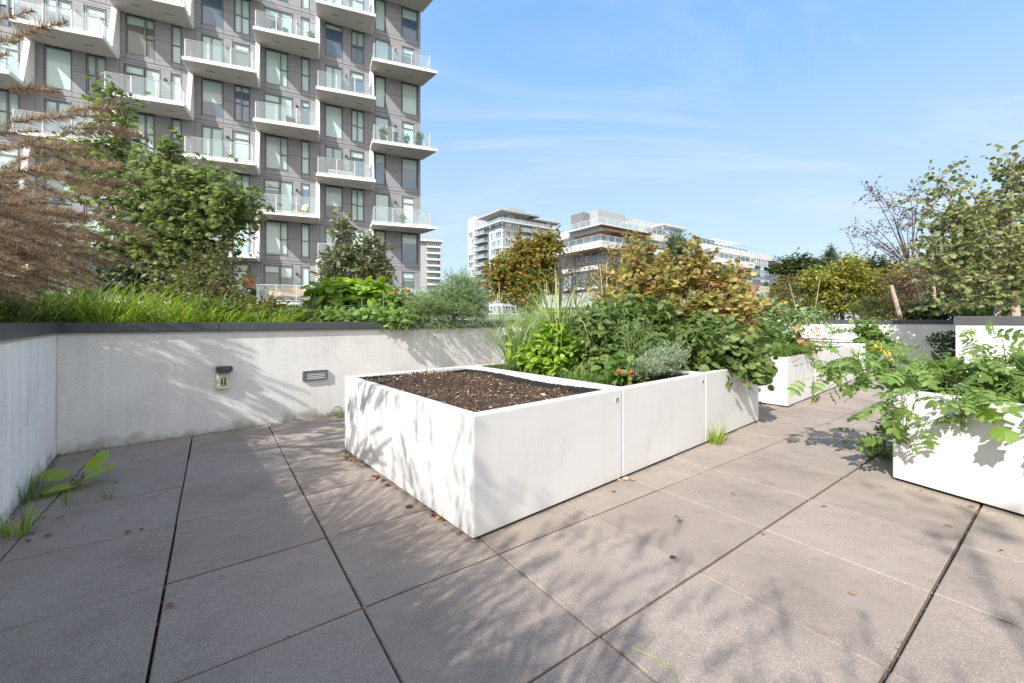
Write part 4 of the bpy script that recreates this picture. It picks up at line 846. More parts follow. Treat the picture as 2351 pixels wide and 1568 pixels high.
def flowers(name,label,pts,mat,size,n=6,cat='flowers',cone=None):
    root=empty(name,pts[0],0,label,cat); P=[];D=[];Nn=[]
    for p in pts:
        ax=nrm(np.array([0,-.4,.8])+rng.normal(size=3)*.35)
        e1=nrm(np.cross(ax,np.array([1,0,.2]))); e2=np.cross(ax,e1)
        for k in range(n):
            a_=k*2*np.pi/n; d=nrm(math.cos(a_)*e1+math.sin(a_)*e2-.35*ax); P.append(p-pts[0]+d*size*.15); D.append(d); Nn.append(ax)
    V,F=leaves(np.array(P),np.array(D),np.array(Nn),size,'petal'); mk('petals',[(V,F,0)],M[mat],root)
    if cone is not None:
        mb=MB()
        for p in pts: q=p-pts[0]; mb.tube([q-np.array([0,0,.006]),q+np.array([0,-.003,.016])],[size*.28,size*.10],7)
        mb.build('centre',M[cone],root)
    mb=MB()
    for p in pts: q=p-pts[0]; mb.tube([q,q+np.array([rng.normal()*.02,.02,-.18])],.0025,4)
    mb.build('stalks',M['stem'],root); return root
for k,(u,v) in enumerate(((900,668),(912,672),(933,664),(938,690),(925,695),(906,695),(942,686))):
    o=flowers('red_flower','red bean flower standing above the leaves left of the rosemary',[at(u,v,6.35)],'P_red',.06,5,'flower'); o['group']='red bean flowers left of the rosemary'
# rosemary, with soft sprays drooping over the coping
sx=swall(1040)
tree('rosemary_bush','billowing grey-green rosemary spilling over the wall coping','shrub',at(1040,745,5.95),
  [C(1030,690,5.95,.40,.24,330,.4),C(975,705,5.7,.28,.18,220,.3),C(1080,690,6.2,.28,.28,260),C(1045,660,6.1,.26,.16,170),C(1085,655,6.4,.14,.14,60),C(1060,640,6.2,.06,.12,16),C(990,715,5.45,.26,.14,220,.15),C(1050,722,5.75,.3,.12,220,.12),C(1095,715,6.2,.12,.16,80),C(955,720,5.5,.15,.12,70)],None,'L_rosem',.042,'thin',bark='stem',m=16,tr=.02,twig=.17,up=.35,droop=-.1,jit=.12,tw=.002)
for k in range(1):
    P=[];q=np.array([0,0,0.]); base=L(2.0,3.3,.98); n=70; st=np.stack([L(1.1+1.15*rng.random(),3.12-.0*rng.random(),1.02) for _ in range(n)]); d=nrm(np.array([.25,-.6,-.25])+rng.normal(size=(n,3))*.45); en=st+d*(.08+.16*rng.random((n,1)))
    f=np.linspace(.1,1,16)[None,:,None]; pos=(st[:,None]+(en-st)[:,None]*f).reshape(-1,3); root=empty('rosemary_sprays',base,0,'rosemary sprays hanging over the coping near the wall end','plant')
    V,F=sticks(st-base,en-base,.002,.001); mk('stems',[(V,F,0)],M['stem'],root)
    V,F=leaves(pos-base,np.repeat(d,16,0)*.7+sph(n*16),sph(n*16),.032,'thin'); mk('foliage',[(V,F,0)],M['L_rosem'],root)
tree('pear_tree','small grey-green pear tree in front of the tower fins','tree',at(815,745,11.5),
  [C(787,540,11.5,.22,.42,60),C(800,590,11.5,.42,.4,110),C(770,610,11.5,.35,.35,80),C(845,575,11.5,.25,.4,70),C(835,620,11.5,.4,.35,100),C(760,645,11.5,.3,.25,70),C(800,650,11.5,.5,.25,100),C(870,570,11.5,.1,.35,24),C(880,620,11.5,.14,.3,28),C(870,645,11.5,.3,.25,70),C(745,600,11.5,.12,.2,16),C(788,518,11.5,.12,.12,16)],None,'L_pear',.11,'oval',bark='palebark',m=8,tr=.05,twig=.30,up=.5,droop=.3)
# birdhouse on its post
bp=at(573,745,7.2); bp[2]=.93; r=empty('birdhouse',bp,AT,'pale wooden birdhouse on a dark post in front of the tower patio','birdhouse')
ht=at(573,633,7.2)[2]-.93; hb=at(573,662,7.2)[2]-.93
mb=MB(); mb.box(.0,.10,-.03,.03,0,hb-.01); mb.build('post',M['dmetal'],r); 
mb=MB(); mb.box(-.045,-.012,-.05,-.02,0,ht+.13); mb.build('pole',M['metal'],r)
mb=MB(); mb.box(-.09,.09,-.10,.06,hb,ht); mb.build('box',M['wood'],r,bevel=.004)
mb=MB(); mb.box(-.065,.065,-.104,-.101,hb+.03,ht-.03); mb.build('front_panel',plain('birdhouse_print',(.45,.18,.10),.7,var=.6,scale=24),r)
mb=MB(); mb.box(-.12,.12,-.13,.09,ht+.001,ht+.02); mb.build('roof',M['palebark'],r)
# --- maple turning red, dark post, bare brown shrub, beyond the far low wall
tree('turning_maple','round maple turning orange-red at its top, left of the terraced block','tree',at(1215,745,10.5),
  [C(1180,610,10.5,.42,.35,130),C(1230,590,10.5,.45,.38,150),C(1265,570,10.5,.22,.25,60),C(1258,552,10.5,.2,.14,30),C(1165,650,10.5,.38,.3,110),C(1220,650,10.5,.55,.35,170),C(1270,630,10.5,.22,.4,80),C(1145,625,10.5,.28,.3,80),C(1240,560,10.5,.3,.2,70),C(1140,665,10.5,.25,.25,60),C(1200,690,10.5,.5,.22,110),C(1195,565,10.5,.2,.16,36)],None,'L_redmap',.095,'maple',m=8,tr=.06,twig=.30,up=.3,droop=.35)
r=empty('dark_post',at(1286,745,8.9),0,'slim black post right of the turning maple','post')
mb=MB(); mb.box(-.025,.025,-.025,.025,0,1.55); mb.build('upright',M['dmetal'],r); mb=MB(); mb.box(-.035,.035,-.035,.035,1.551,1.58); mb.build('cap',M['dmetal'],r)
tree('twiggy_shrub','sparse brown twiggy shrub right of the black post','shrub',at(1320,745,9.2),[C(1320,610,9.2,.25,.35,60),C(1310,660,9.2,.3,.35,80),C(1350,650,9.2,.25,.3,50)],None,'L_brown',.05,'dia',m=6,tr=.03,twig=.35,up=.5)
tree('autumn_shrub','ochre and brown small-leaved shrub behind the canes','shrub',at(1440,745,8.6),
  [C(1435,590,8.6,.25,.25,60),C(1395,640,8.6,.28,.26,70),C(1470,645,8.6,.40,.34,100),C(1415,690,8.6,.45,.3,100),C(1378,650,8.6,.14,.2,20),C(1445,560,8.6,.14,.16,14),C(1405,600,8.6,.12,.14,12)],None,'L_yellow',.055,'oval',m=12,tr=.04,twig=.30)
tree('pine_tree','young soft-needled pine in front of the terraced block','tree',at(1553,745,13.),
  [C(1553,575,13,.30,.30,110),C(1553,610,13,.48,.28,150),C(1550,645,13,.55,.28,150),C(1553,560,13,.14,.2,26)],None,'L_pine',.13,'thin',m=16,tr=.06,twig=.30,up=.6,droop=-.3,jit=.1)
# --- centre planters
tree('lime_basil','bright glossy basil bush in the middle planter','plant',L(1.62,1.2,.54),
  [(*L(1.60,1.25,.74),.24,.24,.13,90),(*L(1.72,1.08,.80),.22,.2,.13,80),(*L(1.55,1.05,.68),.18,.18,.1,60),(*L(1.85,.95,.75),.16,.16,.14,50),(*L(1.78,1.2,.98),.09,.09,.07,16)],None,'L_basil',.088,'basil',bark='stem',m=4,tr=.010,twig=.10,up=.5,droop=.35,flat=1.0,jit=.25)
grass('lemongrass','tall arching lemongrass rising behind the basil','grass',L(2.12,1.45,.54),520,.15,1.22,'L_lemon',.013,th0=(66,90),th1=(-80,55),K=9)
grass('lemongrass','second lemongrass clump, left of the tall one','grass',L(1.72,1.62,.54),240,.12,.95,'L_lemon',.010,th0=(62,90),th1=(-70,40),K=9)
grass('low_herbs','fine dark green herb mat in the back corner of the middle planter','herb',L(1.42,1.55,.55),420,.17,.13,'L_green',.004,th0=(40,90),th1=(-30,60),K=4)
grass('low_herbs','fine green shoots beside the white rim, front of the middle planter','herb',L(1.5,.55,.55),420,.22,.15,'L_tomato',.004,th0=(50,90),th1=(0,70),K=4)
tree('tomato_plant','dense dark green tomato plant with a few green fruits behind the lavender','plant',L(1.95,.85,.54),
  [(*L(1.98,.75,.80),.24,.24,.18,90),(*L(2.2,.9,.95),.26,.26,.16,90),(*L(2.05,1.15,.92),.18,.18,.12,50),(*L(2.25,.6,.78),.22,.18,.16,80),(*L(1.85,.62,.68),.12,.12,.1,30)],None,'L_green',.085,'oval',bark='stem',m=8,tr=.012,twig=.18,up=.3,droop=.5)
tree('pepper_plant','pepper plant with broad leaves and red pods at the front of the middle planter','plant',L(1.68,.38,.55),[(*L(1.72,.36,.66),.12,.12,.08,26)],None,'L_tomato',.11,'oval',bark='stem',m=4,tr=.006,twig=.08)
def fruit(name,label,pts,mat,r_,cat='fruit'):
    root=empty(name,pts[0],0,label,cat); mb=MB()
    for p in pts:
        q=p-pts[0]; zz_=np.linspace(-1,1,7); mb.tube([q+np.array([0,0,r_*z*1.02]) for z in zz_],[max(.0008,r_*math.sqrt(max(0,1-z*z))) for z in zz_],9,cap=False)
    mb.build('skin',M[mat],root,smooth=True); mb=MB()
    for p in pts: q=p-pts[0]; mb.tube([q+np.array([0,0,r_]),q+np.array([.004,.01,r_+.04])],.0015,4)
    mb.build('stalk',M['stem'],root)
M['fruit_r']=plain('red_pod',(.62,.04,.02),.25)
for p_,lab in ((L(1.60,.30,.665),'left red pepper pod'),(L(1.66,.26,.64),'middle red pepper pod'),(L(1.69,.25,.655),'right red pepper pod nearest the rim')): fruit('pepper_pod',lab+' on the pepper plant by the white rim',[p_],'fruit_r',.017)
fruit('tomato','single orange tomato hanging low in the middle planter',[L(1.85,.42,.70)],'fruit_o',.022)
for p_,lab in ((L(1.80,.45,.69),'green tomato beside the orange one'),(L(2.2,.62,.98),'upper green tomato in the middle planter'),(L(2.16,.66,.93),'lower of two green tomatoes high in the middle planter')): fruit('tomato',lab,[p_],'fruit_g',.026)
tree('lavender','low silvery lavender along the front rim of the middle planter','herb',L(2.05,.26,.55),
  [(*L(1.85,.22,.64),.17,.10,.07,150),(*L(2.1,.24,.68),.18,.12,.10,190),(*L(2.28,.24,.70),.14,.12,.12,150)],None,'L_lav',.034,'thin',bark='stem',m=14,tr=.006,twig=.10,up=.9,droop=-.4,jit=.12,tw=.0015)
tree('rosemary_sprigs','upright feathery rosemary sprigs behind the lavender','herb',L(2.1,.48,.55),[(*L(2.1,.45,.86),.15,.08,.12,30),(*L(1.95,.42,.8),.1,.06,.12,20)],None,'L_rosem',.035,'thin',bark='stem',m=18,tr=.005,twig=.18,up=1.,droop=-.3,jit=.08)
tree('leafy_vines','mid-green broad leaves massed above the tomatoes','plant',L(2.5,1.0,.55),
  [(*L(2.6,1.0,1.05),.32,.28,.16,90),(*L(2.95,.9,1.10),.32,.28,.16,90),(*L(2.65,1.25,1.0),.2,.2,.16,50),(*L(2.75,.7,.88),.3,.2,.18,90)],None,'L_green',.10,'oval',bark='stem',m=7,tr=.012,twig=.2,up=.2,droop=.4)
tree('raspberry_bush','raspberry leaves hanging over the front of the far near-row planter','plant',L(3.1,.4,.55),
  [(*L(2.75,.25,.80),.24,.18,.16,70),(*L(3.05,.2,.82),.28,.2,.17,90),(*L(3.4,.22,.78),.26,.22,.17,80),(*L(3.55,.05,.70),.14,.14,.12,36),(*L(3.1,.02,.66),.26,.10,.09,50),(*L(3.2,.6,1.0),.36,.3,.14,90),(*L(3.45,.8,.95),.24,.3,.2,60)],None,'L_green',.085,'round',bark='cane',m=7,tr=.012,twig=.18,up=.15,droop=.6)
# yellowing raspberry canes standing tall
def CY(u,v,Y,rx,rz,n): return C(u,v,Y,rx,rz,n)
tree('raspberry_canes','tall raspberry canes with yellow and bronze leaves, the tallest group','plant',L(3.15,1.25,.55),
  [C(1478,580,5.1,.10,.10,14),C(1486,625,5.1,.18,.16,34),C(1470,665,5.1,.22,.16,40),C(1603,585,5.0,.09,.14,16),C(1600,625,5.0,.13,.16,30),C(1620,660,5.0,.2,.16,46),C(1545,655,5.0,.22,.14,44),C(1510,690,5.0,.26,.14,50),C(1655,655,5.0,.14,.16,34),C(1692,640,5.1,.09,.12,12),C(1630,705,4.8,.28,.16,76),C(1685,705,4.9,.18,.18,48),C(1580,730,4.7,.25,.13,46),C(1665,755,4.7,.18,.16,46),C(1462,590,5.2,.07,.08,8),C(1430,640,5.3,.14,.14,22),C(1535,610,5.1,.08,.10,8),C(1410,700,5.0,.16,.12,24)],None,'L_yellow',.066,'round',bark='cane',m=9,tr=.010,twig=.22,up=.5,droop=.5,limb=.3)
tree('raspberry_canes','shorter bronze canes at the far right of the tall group','plant',L(3.5,1.5,.55),[C(1700,620,5.6,.08,.08,6),C(1690,700,5.4,.16,.24,40),C(1705,740,5.3,.14,.2,34)],None,'L_yellow',.08,'round',bark='cane',m=5,tr=.01,twig=.2,up=.4,droop=.5)
for u,v0,v1,Y,du,lab in ((1378,612,765,5.6,12,'pale bamboo cane slanting left of the raspberries'),(1412,695,860,4.05,-4,'bamboo cane standing in the tomato plant'),(1393,605,700,5.8,0,'thin upright cane behind the slanting one'),(1300,690,790,5.6,6,'thin cane in the lemongrass'),(1254,650,760,6.2,8,'thin pale cane left of the black post'),(1146,648,760,6.6,2,'thin cane right of the rosemary'),(1108,655,740,6.5,2,'short cane rising from the rosemary'),(1883,640,735,8.8,-16,'leaning bamboo cane in front of the yellow tree'),(1812,650,745,8.2,26,'leaning cane above the yellow flowers')):
    stake(u,v0,v1,Y,lab,'cane',.007,du)
# --- second row of planters
tree('straggly_bush','grey-green straggling bush behind the coneflowers','shrub',L(5.0,1.2,.55),
  [C(1740,720,6.6,.35,.16,110),C(1790,735,6.5,.35,.16,110),C(1730,770,6.2,.3,.22,110),C(1850,730,7.2,.3,.1,60),C(1780,770,6.2,.3,.16,80)],None,'L_rosem',.06,'oval',bark='stem',m=8,tr=.012,twig=.24)
tree('leafy_beans','green leaves overlapping the left end of the coneflower planter','plant',L(4.85,.9,.55),[C(1715,800,5.6,.2,.16,44),C(1745,780,5.8,.22,.14,40)],None,'L_green',.10,'oval',bark='stem',m=5,tr=.01,twig=.18)
grass('long_grass','long green grass blades drooping over the planter corner','grass',L(4.85,.22,.54),330,.14,.46,'L_tomato',.006,th0=(60,90),th1=(-85,10),K=8)
tree('coneflower_plant','leafy stems of the coneflowers at the corner of the second planter row','plant',L(5.35,.25,.54),[(*L(5.3,.25,.72),.26,.18,.12,70),(*L(5.6,.2,.66),.16,.14,.1,34)],None,'L_green',.09,'oval',bark='stem',m=5,tr=.01,twig=.14)
for k,(u,v) in enumerate(((1829,752),(1840,763),(1855,770),(1868,762),(1879,768),(1862,783),(1848,790),(1872,792),(1884,785),(1838,781),(1890,776),(1857,800),(1868,806),(1875,752))):
    flowers('coneflower',('orange-pink coneflower in the cluster over the second planter row'),[at(u,v,5.45+.1*(k%3))],'P_pink',.045,11,'flower',cone='fruit_o')
for o in list(COL.objects):
    if o.name.startswith('coneflower') and o.get('category')=='flower': o['group']='coneflowers over the second planter row'
for k,(u,v) in enumerate(((1760,692),(1774,706),(1782,716),(1797,692),(1800,712),(1812,722),(1764,697),(1785,726))):
    o=flowers('yellow_flower','yellow rudbeckia-like flower high above the straggling bush',[at(u,v,6.6)],'P_yel',.07,8,'flower',cone='fruit_o'); o['group']='yellow flowers above the straggling bush'; 
for o in list(COL.objects):
    if o.name.startswith('yellow_flower'): o['label']='yellow flower standing high above the straggling bush'
tree('trailing_vine','yellow-green trailing vine at the end of the last planter','plant',L(9.4,.2,.55),[C(1990,760,8.2,.2,.14,50),C(2010,785,8.0,.2,.12,44),C(2030,800,7.9,.14,.1,24)],None,'L_tomato',.085,'round',bark='stem',m=5,tr=.01,twig=.2)
for k,(u,v) in enumerate(((2005,795),(2015,797),(2025,802),(2034,806),(2042,814),(2047,822),(2020,792))):
    o=flowers('vine_flower','yellow flower on the vine trailing off the last planter',[at(u,v,7.6)],'P_yel',.07,6,'flower'); o['group']='yellow flowers on the trailing vine'
tree('sparse_herbs','thin sparse herbs in the nearly empty far planters','plant',L(7.5,1.2,.55),[C(1910,762,8.2,.3,.07,26),C(1945,760,9.2,.3,.07,26)],None,'L_rosem',.05,'oval',bark='stem',m=5,tr=.006,twig=.2)
tree('low_flowers','small dark green plant with red flowers behind the wall end','plant',L(4.2,3.9,.56),[C(1175,778,7.0,.16,.07,50),C(1210,775,7.0,.16,.08,40)],None,'L_dark',.05,'oval',bark='stem',m=6,tr=.006,twig=.1)
for (u,v) in ((1168,766),(1176,764),(1190,768)):
    o=flowers('red_flower','little red flower just right of the wall end',[at(u,v,6.9)],'P_red',.05,5,'flower'); o['group']='little red flowers by the wall end'
# potted shrub by the white block
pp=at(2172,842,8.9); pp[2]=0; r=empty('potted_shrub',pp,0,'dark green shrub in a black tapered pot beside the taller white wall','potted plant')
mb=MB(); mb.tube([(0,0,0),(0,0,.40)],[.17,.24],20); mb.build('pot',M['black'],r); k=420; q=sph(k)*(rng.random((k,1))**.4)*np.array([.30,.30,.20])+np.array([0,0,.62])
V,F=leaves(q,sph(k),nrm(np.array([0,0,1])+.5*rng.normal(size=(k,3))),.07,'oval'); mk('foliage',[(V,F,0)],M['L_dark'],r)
# --- tomato and squash on the right planter
B4=np.array([2.548,2.774,0]); d1=np.array([math.cos(R(-68.5)),math.sin(R(-68.5)),0]); d2=np.array([math.cos(R(21.5)),math.sin(R(21.5)),0])
def Q(x,y,z): return B4+d1*x+d2*y+np.array([0,0,z])
tree('tomato_plant','sprawling light green tomato plant hanging over the right-edge planter','plant',Q(.5,.4,.54),
  [(*Q(-.16,.05,.72),.20,.14,.06,12),(*Q(.0,.28,.72),.20,.2,.07,13),(*Q(.2,.22,.68),.2,.14,.07,13),(*Q(.28,.6,.72),.28,.22,.09,22),(*Q(.5,.4,.75),.26,.2,.10,20),(*Q(.75,.62,.82),.28,.26,.13,26),(*Q(1.0,.95,.98),.28,.28,.14,24),(*Q(.5,1.,.74),.3,.25,.10,18),(*Q(.10,-.04,.56),.10,.04,.09,6),(*Q(.36,-.05,.53),.10,.04,.10,7),(*Q(-.30,.08,.68),.10,.08,.05,5)],None,'L_tomato',.145,'tomato',bark='stem',m=5,tr=.014,twig=.24,up=.2,droop=.55,limb=.35,flat=.9,jit=.1)
tree('tomato_shoot','low tomato shoot sprawling on the paving at the planter corner','plant',Q(-.06,.62,.02),[(*Q(-.22,.55,.11),.22,.2,.05,17)],None,'L_tomato',.17,'tomato',bark='stem',m=3,tr=.008,twig=.15,up=.1,droop=.3)
for k,(x,y,z) in enumerate(((.62,.05,.66),(.66,.02,.68),(.57,.1,.65))): fruit('tomato',['left green tomato of the cluster above the right planter rim','right green tomato of the cluster above the right planter rim','hindmost green tomato of the cluster above the right planter rim'][k],[Q(x,y,z)],'fruit_g',.027)
M['L_squash']=G('squash_leaf',[(.11,.18,.03),(.16,.25,.045),(.23,.32,.07)],.35)
root=empty('squash_plant',Q(1.05,.15,.55),0,'big bright squash leaves reaching over the planter at the right edge','plant'); b0=Q(1.05,.15,.55)
pts=[(.52,-.04,.58),(.60,-.12,.50),(.70,.0,.63),(.78,-.12,.54),(.88,.0,.68),(.80,.14,.70),(.66,.10,.66),(1.0,-.05,.62),(1.05,.2,.74),(.92,-.16,.46)]
P=np.array([Q(*p) for p in pts])-b0; D=np.array([nrm(-d2*.5-d1*(.6-.12*i)+np.array([0,0,-.35])) for i in range(len(pts))])
V,F=leaves(P,D,nrm(np.array([-.3,-.35,1.])+.3*rng.normal(size=(len(pts),3))),np.array([.13,.12,.14,.13,.15,.13,.13,.16,.17,.12]),'squash'); mk('leaves',[(V,F,0)],M['L_squash'],root)
mb=MB()
for p in P: mb.tube(bez(p*0,p*.5+np.array([0,0,.16]),p,6),.006,6)
mb.build('stalks',M['stem'],root)
# --- weeds and litter on the paving
def weed(name,label,p,lv,size,mat,tpl):
    root=empty(name,p,0,label,'weed'); P=[];D=[];Nn=[];S=[]
    mb=MB()
    for az,el,s_,ln in lv:
        d=np.array([math.cos(R(az))*math.cos(R(el)),math.sin(R(az))*math.cos(R(el)),math.sin(R(el))]); st=d*ln+np.array([0,0,.03]); mb.tube([(0,0,0),tuple(st)],.004,5)
        P.append(st);D.append(d+np.array([0,0,-.35]));Nn.append(np.array([0,-.15,1.])-d*d[2]);S.append(s_)
    mb.build('stalks',M['stem'],root); V,F=leaves(np.array(P),np.array(D),np.array(Nn),np.array(S),tpl); mk('leaves',[(V,F,0)],M[mat],root)
pw=at(180,1110,2.68)*np.array([1,1,0])
weed('broadleaf_weed','bright broad-leaved weed growing from the paving joint near the left corner',pw,[(0,40,.20,.05),(190,35,.17,.06),(275,25,.20,.02),(70,60,.17,.05),(320,30,.12,.03)],.2,'L_bright','round')
def tuft(u,v,n,Ln,rad,label,mat='L_grass',w=.004,**k):
    Y=EYE*949/(v-734); grass('grass_tuft',label,'weed',at(u,v,Y)*np.array([1,1,0]),n,rad,Ln,mat,w,th0=(50,90),th1=(0,60),group='grass tufts in the paving joints',K=5,**k)
tuft(66,1150,70,.20,.06,'grass tuft growing against the streaked left wall, the farther one','L_green'); tuft(48,1225,60,.17,.06,'grass tuft with dry leaves against the streaked left wall, the nearer one'); tuft(152,1158,10,.16,.02,'thin yellow blades beside the broad-leaved weed')
tuft(1645,1018,110,.22,.07,'bright grass tuft at the joint between two near-row planters',w=.005); tuft(775,957,90,.10,.10,'small grass tuft where the vented wall meets the nearest planter','L_green'); tuft(255,1146,12,.10,.03,'tiny grass seedling in the joint right of the broad-leaved weed','L_green')
mb=MB(); n=24; mb.tube([(.05*math.cos(a_),0,.045+.05*math.sin(a_)) for a_ in np.linspace(-.6,3.7,n)],.006,8); o=mb.build('hose_loop',M['greencane'],None,smooth=True); o.location=tuple(L(swall(783)-.06,3.12,.01)); o.rotation_euler=(0,0,A0); tag(o,'grey-green loop of hose at the wall foot behind the nearest planter','hose')
def litter(uv,lab,grp,mat='L_litter',sz=(.025,.05),cat='fallen leaf',name='fallen_leaf'):
    for (u,v) in uv:
        Y=EYE*949/(v-734); p=at(u,v,Y)*np.array([1,1,0]); n=1
        V,F=leaves(np.zeros((1,3))+np.array([0,0,.006]),np.array([[math.cos(random.random()*6.3),math.sin(random.random()*6.3),.08]]),nrm(np.array([[0,0,1.]])+.35*rng.normal(size=(1,3))),random.uniform(*sz),random.choice(['maple','oval','round']))
        V[:,2]=np.abs(V[:,2])+.002+random.random()*.004
        o=mk(name,[(V,F,0)],M[mat]); o.location=tuple(p); o.scale=(1,random.uniform(.55,1),1); tag(o,lab,cat,grp)
litter([(794,1042),(800,1046),(805,1047),(803,1058),(809,1061),(815,1060),(798,1059),(870,1094),(863,1104),(876,1102),(884,1108),(830,1063),(1008,1186),(1015,1190),(1001,1194),(985,1176),(796,1048),(802,1053),(808,1050),(792,1050),(812,1056),(799,1045),(868,1098),(858,1101),(880,1107),(852,1093),(888,1113),(846,1072),(835,1069),(1005,1190),(1012,1196),(990,1182),(950,1208),(930,1165),(957,1175),(905,1124)],'dry brown leaf lying along the foot of the nearest planter\'s sunlit side','dry leaves along the nearest planter')
litter([(1560,1193),(1566,1197),(1538,1287),(1415,1131),(1360,1131),(1818,1020),(1850,1014),(1868,1016),(1745,1228),(1965,1365),(2222,1162),(2110,1128),(1702,1020),(1722,970),(1925,1003),(1900,975),(1690,1140),(2290,1270),(2165,1210),(1900,1165)],'dry brown leaf lying on the open paving right of the planters','dry leaves on the open paving')
litter([(1427,1103),(1434,1101),(1440,1104),(1446,1102),(1421,1106),(1431,1098),(1452,1100)],'dry tan leaf at the foot of the joint between the two nearest planters','dry leaves at the planter joint','L_straw',(.03,.05))
litter([(70,1240),(52,1232),(98,1235),(110,1190),(75,1195),(185,1215),(320,1216),(350,1185),(268,1107),(300,1060),(385,1007),(355,1020),(520,1035),(610,1015),(705,957),(150,1190),(240,1140),(405,1390),(285,1228)],'dry brown leaf on the shaded paving left of the nearest planter','dry leaves on the shaded paving')
V=[];F=[];n=2400; P=[]
for k in range(n):
    i,j=random.randint(-3,9),random.randint(-5,6)
    if random.random()<.5: c=O+a*(i*.61+random.gauss(0,.0035))+b*(j+random.random())*.61
    else: c=O+b*(j*.61+random.gauss(0,.0035))+a*(i+random.random())*.61
    if (math.sin(i*7.3+j*3.1+(2 if k%2 else 0)))<-.45: continue
    P.append(c+np.array([0,0,.0015]))
P=np.array(P); ss=np.stack([(P[:,0]-OX)*math.cos(A0)+(P[:,1]-OY)*math.sin(A0),-(P[:,0]-OX)*math.sin(A0)+(P[:,1]-OY)*math.cos(A0)],1)
P=P[~((ss[:,0]>-.02)&(ss[:,1]>-.02)&(ss[:,1]<1.9))&(ss[:,0]>-1.75)&(ss[:,1]<3.15)]; n=len(P)
V,F=leaves(P,sph(n)*np.array([1,1,.1]),nrm(np.array([[0,0,1.]])+.3*rng.normal(size=(n,3))),.005+.012*rng.random(n)**2,'dia'); tag(mk('joint_litter',[(V,F,0)],M['L_fleck']),'tiny seeds and leaf crumbs caught in the paving joints',kind='stuff')
# dirt and moss piled at wall and planter feet
n=5200; q=rng.random(n); k=rng.integers(0,3,n); P=np.zeros((n,3))
for i in range(n):
    if k[i]==0: P[i]=L(-1.77+4.3*q[i]**1.0,3.178-abs(rng.normal())*.018,abs(rng.normal())*.006)
    elif k[i]==1: P[i]=L(-1.772+abs(rng.normal())*.02,3.17-4.5*q[i],abs(rng.normal())*.006)
    else: P[i]=L(-.004-abs(rng.normal())*.007,1.83*q[i],.000) if rng.random()<.4 else L(3.66*q[i],-.004-abs(rng.normal())*.006,.000)
V,F=leaves(P,sph(n)*np.array([1,1,.2]),sph(n),(.004+.010*rng.random(n)**2)*np.where(k==2,.6,1.),'dia'); tag(mk('wall_foot_dirt',[(V,F,0)],plain('dirt_crumbs',(.07,.055,.035),.95,var=.6,scale=30)),'dark crumbs of dirt and moss along the wall and planter feet',kind='stuff')
def gp(u,v): Y=EYE*949/(v-734); return at(u,v,Y)*np.array([1,1,0])
p0=gp(1450,1491); mb=MB(); mb.tube([gp(u,v)-p0+np.array([0,0,.006]) for u,v in ((1450,1491),(1480,1503),(1510,1517),(1540,1540),(1555,1557),(1552,1580))],.0022,5); o=mb.build('dry_grass_stem',M['L_lemon']); o.location=tuple(p0); tag(o,'long dry green stem lying on a paver at the bottom of the view','fallen stem')
# --- trees behind the right-hand walls
tree('golden_tree','rounded golden-green tree behind the end wall','tree',at(1935,745,15.),
  [C(1935,640,15,.75,.6,190),C(1890,660,15,.6,.5,130),C(1980,650,15,.65,.5,150),C(1950,610,15,.35,.3,60),C(1860,640,15,.35,.3,50),C(1935,700,15,.9,.45,170),C(2015,690,15,.4,.4,80),C(1880,700,15,.5,.4,90)],None,'L_gold',.12,'oval',m=9,tr=.08,twig=.35)
tree('willowy_shrub','grey-green shrub between the terraced block and the golden tree','shrub',at(1790,745,15.),[C(1790,690,15,.6,.4,120),C(1810,665,15,.35,.3,60),C(1850,700,15,.5,.3,80)],None,'L_olive',.11,'thin',m=10,tr=.05,twig=.4,up=.5)
tree('bare_tree','nearly bare tree with sparse dark red leaves against the sky','tree',at(2128,745,12.),
  [C(1998,440,12,.10,.12,7),C(2025,455,12,.2,.15,14),C(2050,475,12,.18,.2,14),C(2090,450,12,.12,.14,9),C(2110,440,12,.1,.12,8),C(1952,545,12,.12,.12,6),C(1956,520,12,.06,.06,3),C(2000,560,12,.25,.12,14),C(2010,530,12,.18,.15,12),C(2060,520,12,.25,.2,18),C(2090,500,12,.2,.2,14),C(2040,580,12,.25,.15,14),C(2120,500,12,.2,.2,14),C(2080,590,12,.3,.25,22),C(2135,470,12,.12,.14,9),C(2115,640,12,.35,.3,26)],None,'L_bare',.062,'oval',bark='bark',m=8,tr=.045,twig=.42,up=.5,droop=.3,forks=at(2092,620,12),limb=.20,tw=.005)
tree('brown_thicket','thin brown thicket around the bare tree','shrub',at(2110,745,12.6),[C(2060,660,12.6,.5,.4,120),C(2120,640,12.6,.45,.4,120),C(2100,700,12.6,.7,.3,120),C(2160,620,12.6,.3,.4,60)],None,'L_brown',.065,'dia',m=7,tr=.04,twig=.45,up=.5)
def trunk(name,label,pts,r0,r1,mat):
    p0=np.array(pts[-1]); mb=MB(); P=np.array(pts)[::-1]-p0; mb.tube(P,np.linspace(r0,r1,len(P)),10); o=mb.build(name,M[mat],smooth=True); o.location=tuple(p0); tag(o,label,'tree trunk')
trunk('cut_trunk','pale leaning cut trunk standing above the end wall coping',[at(2046,655,11.2),at(2056,690,11.2),at(2070,740,11.2)],.055,.045,'palebark')
trunk('cut_trunk','slender pale stump among the brown thicket',[at(2140,635,11.6),at(2144,670,11.6),at(2148,735,11.6)],.04,.045,'palebark')
trunk('birch_stump','short white birch trunk leaning right above the taller wall',[at(2301,690,8.6),at(2292,708,8.6),at(2283,745,8.6)],.05,.06,'birch')
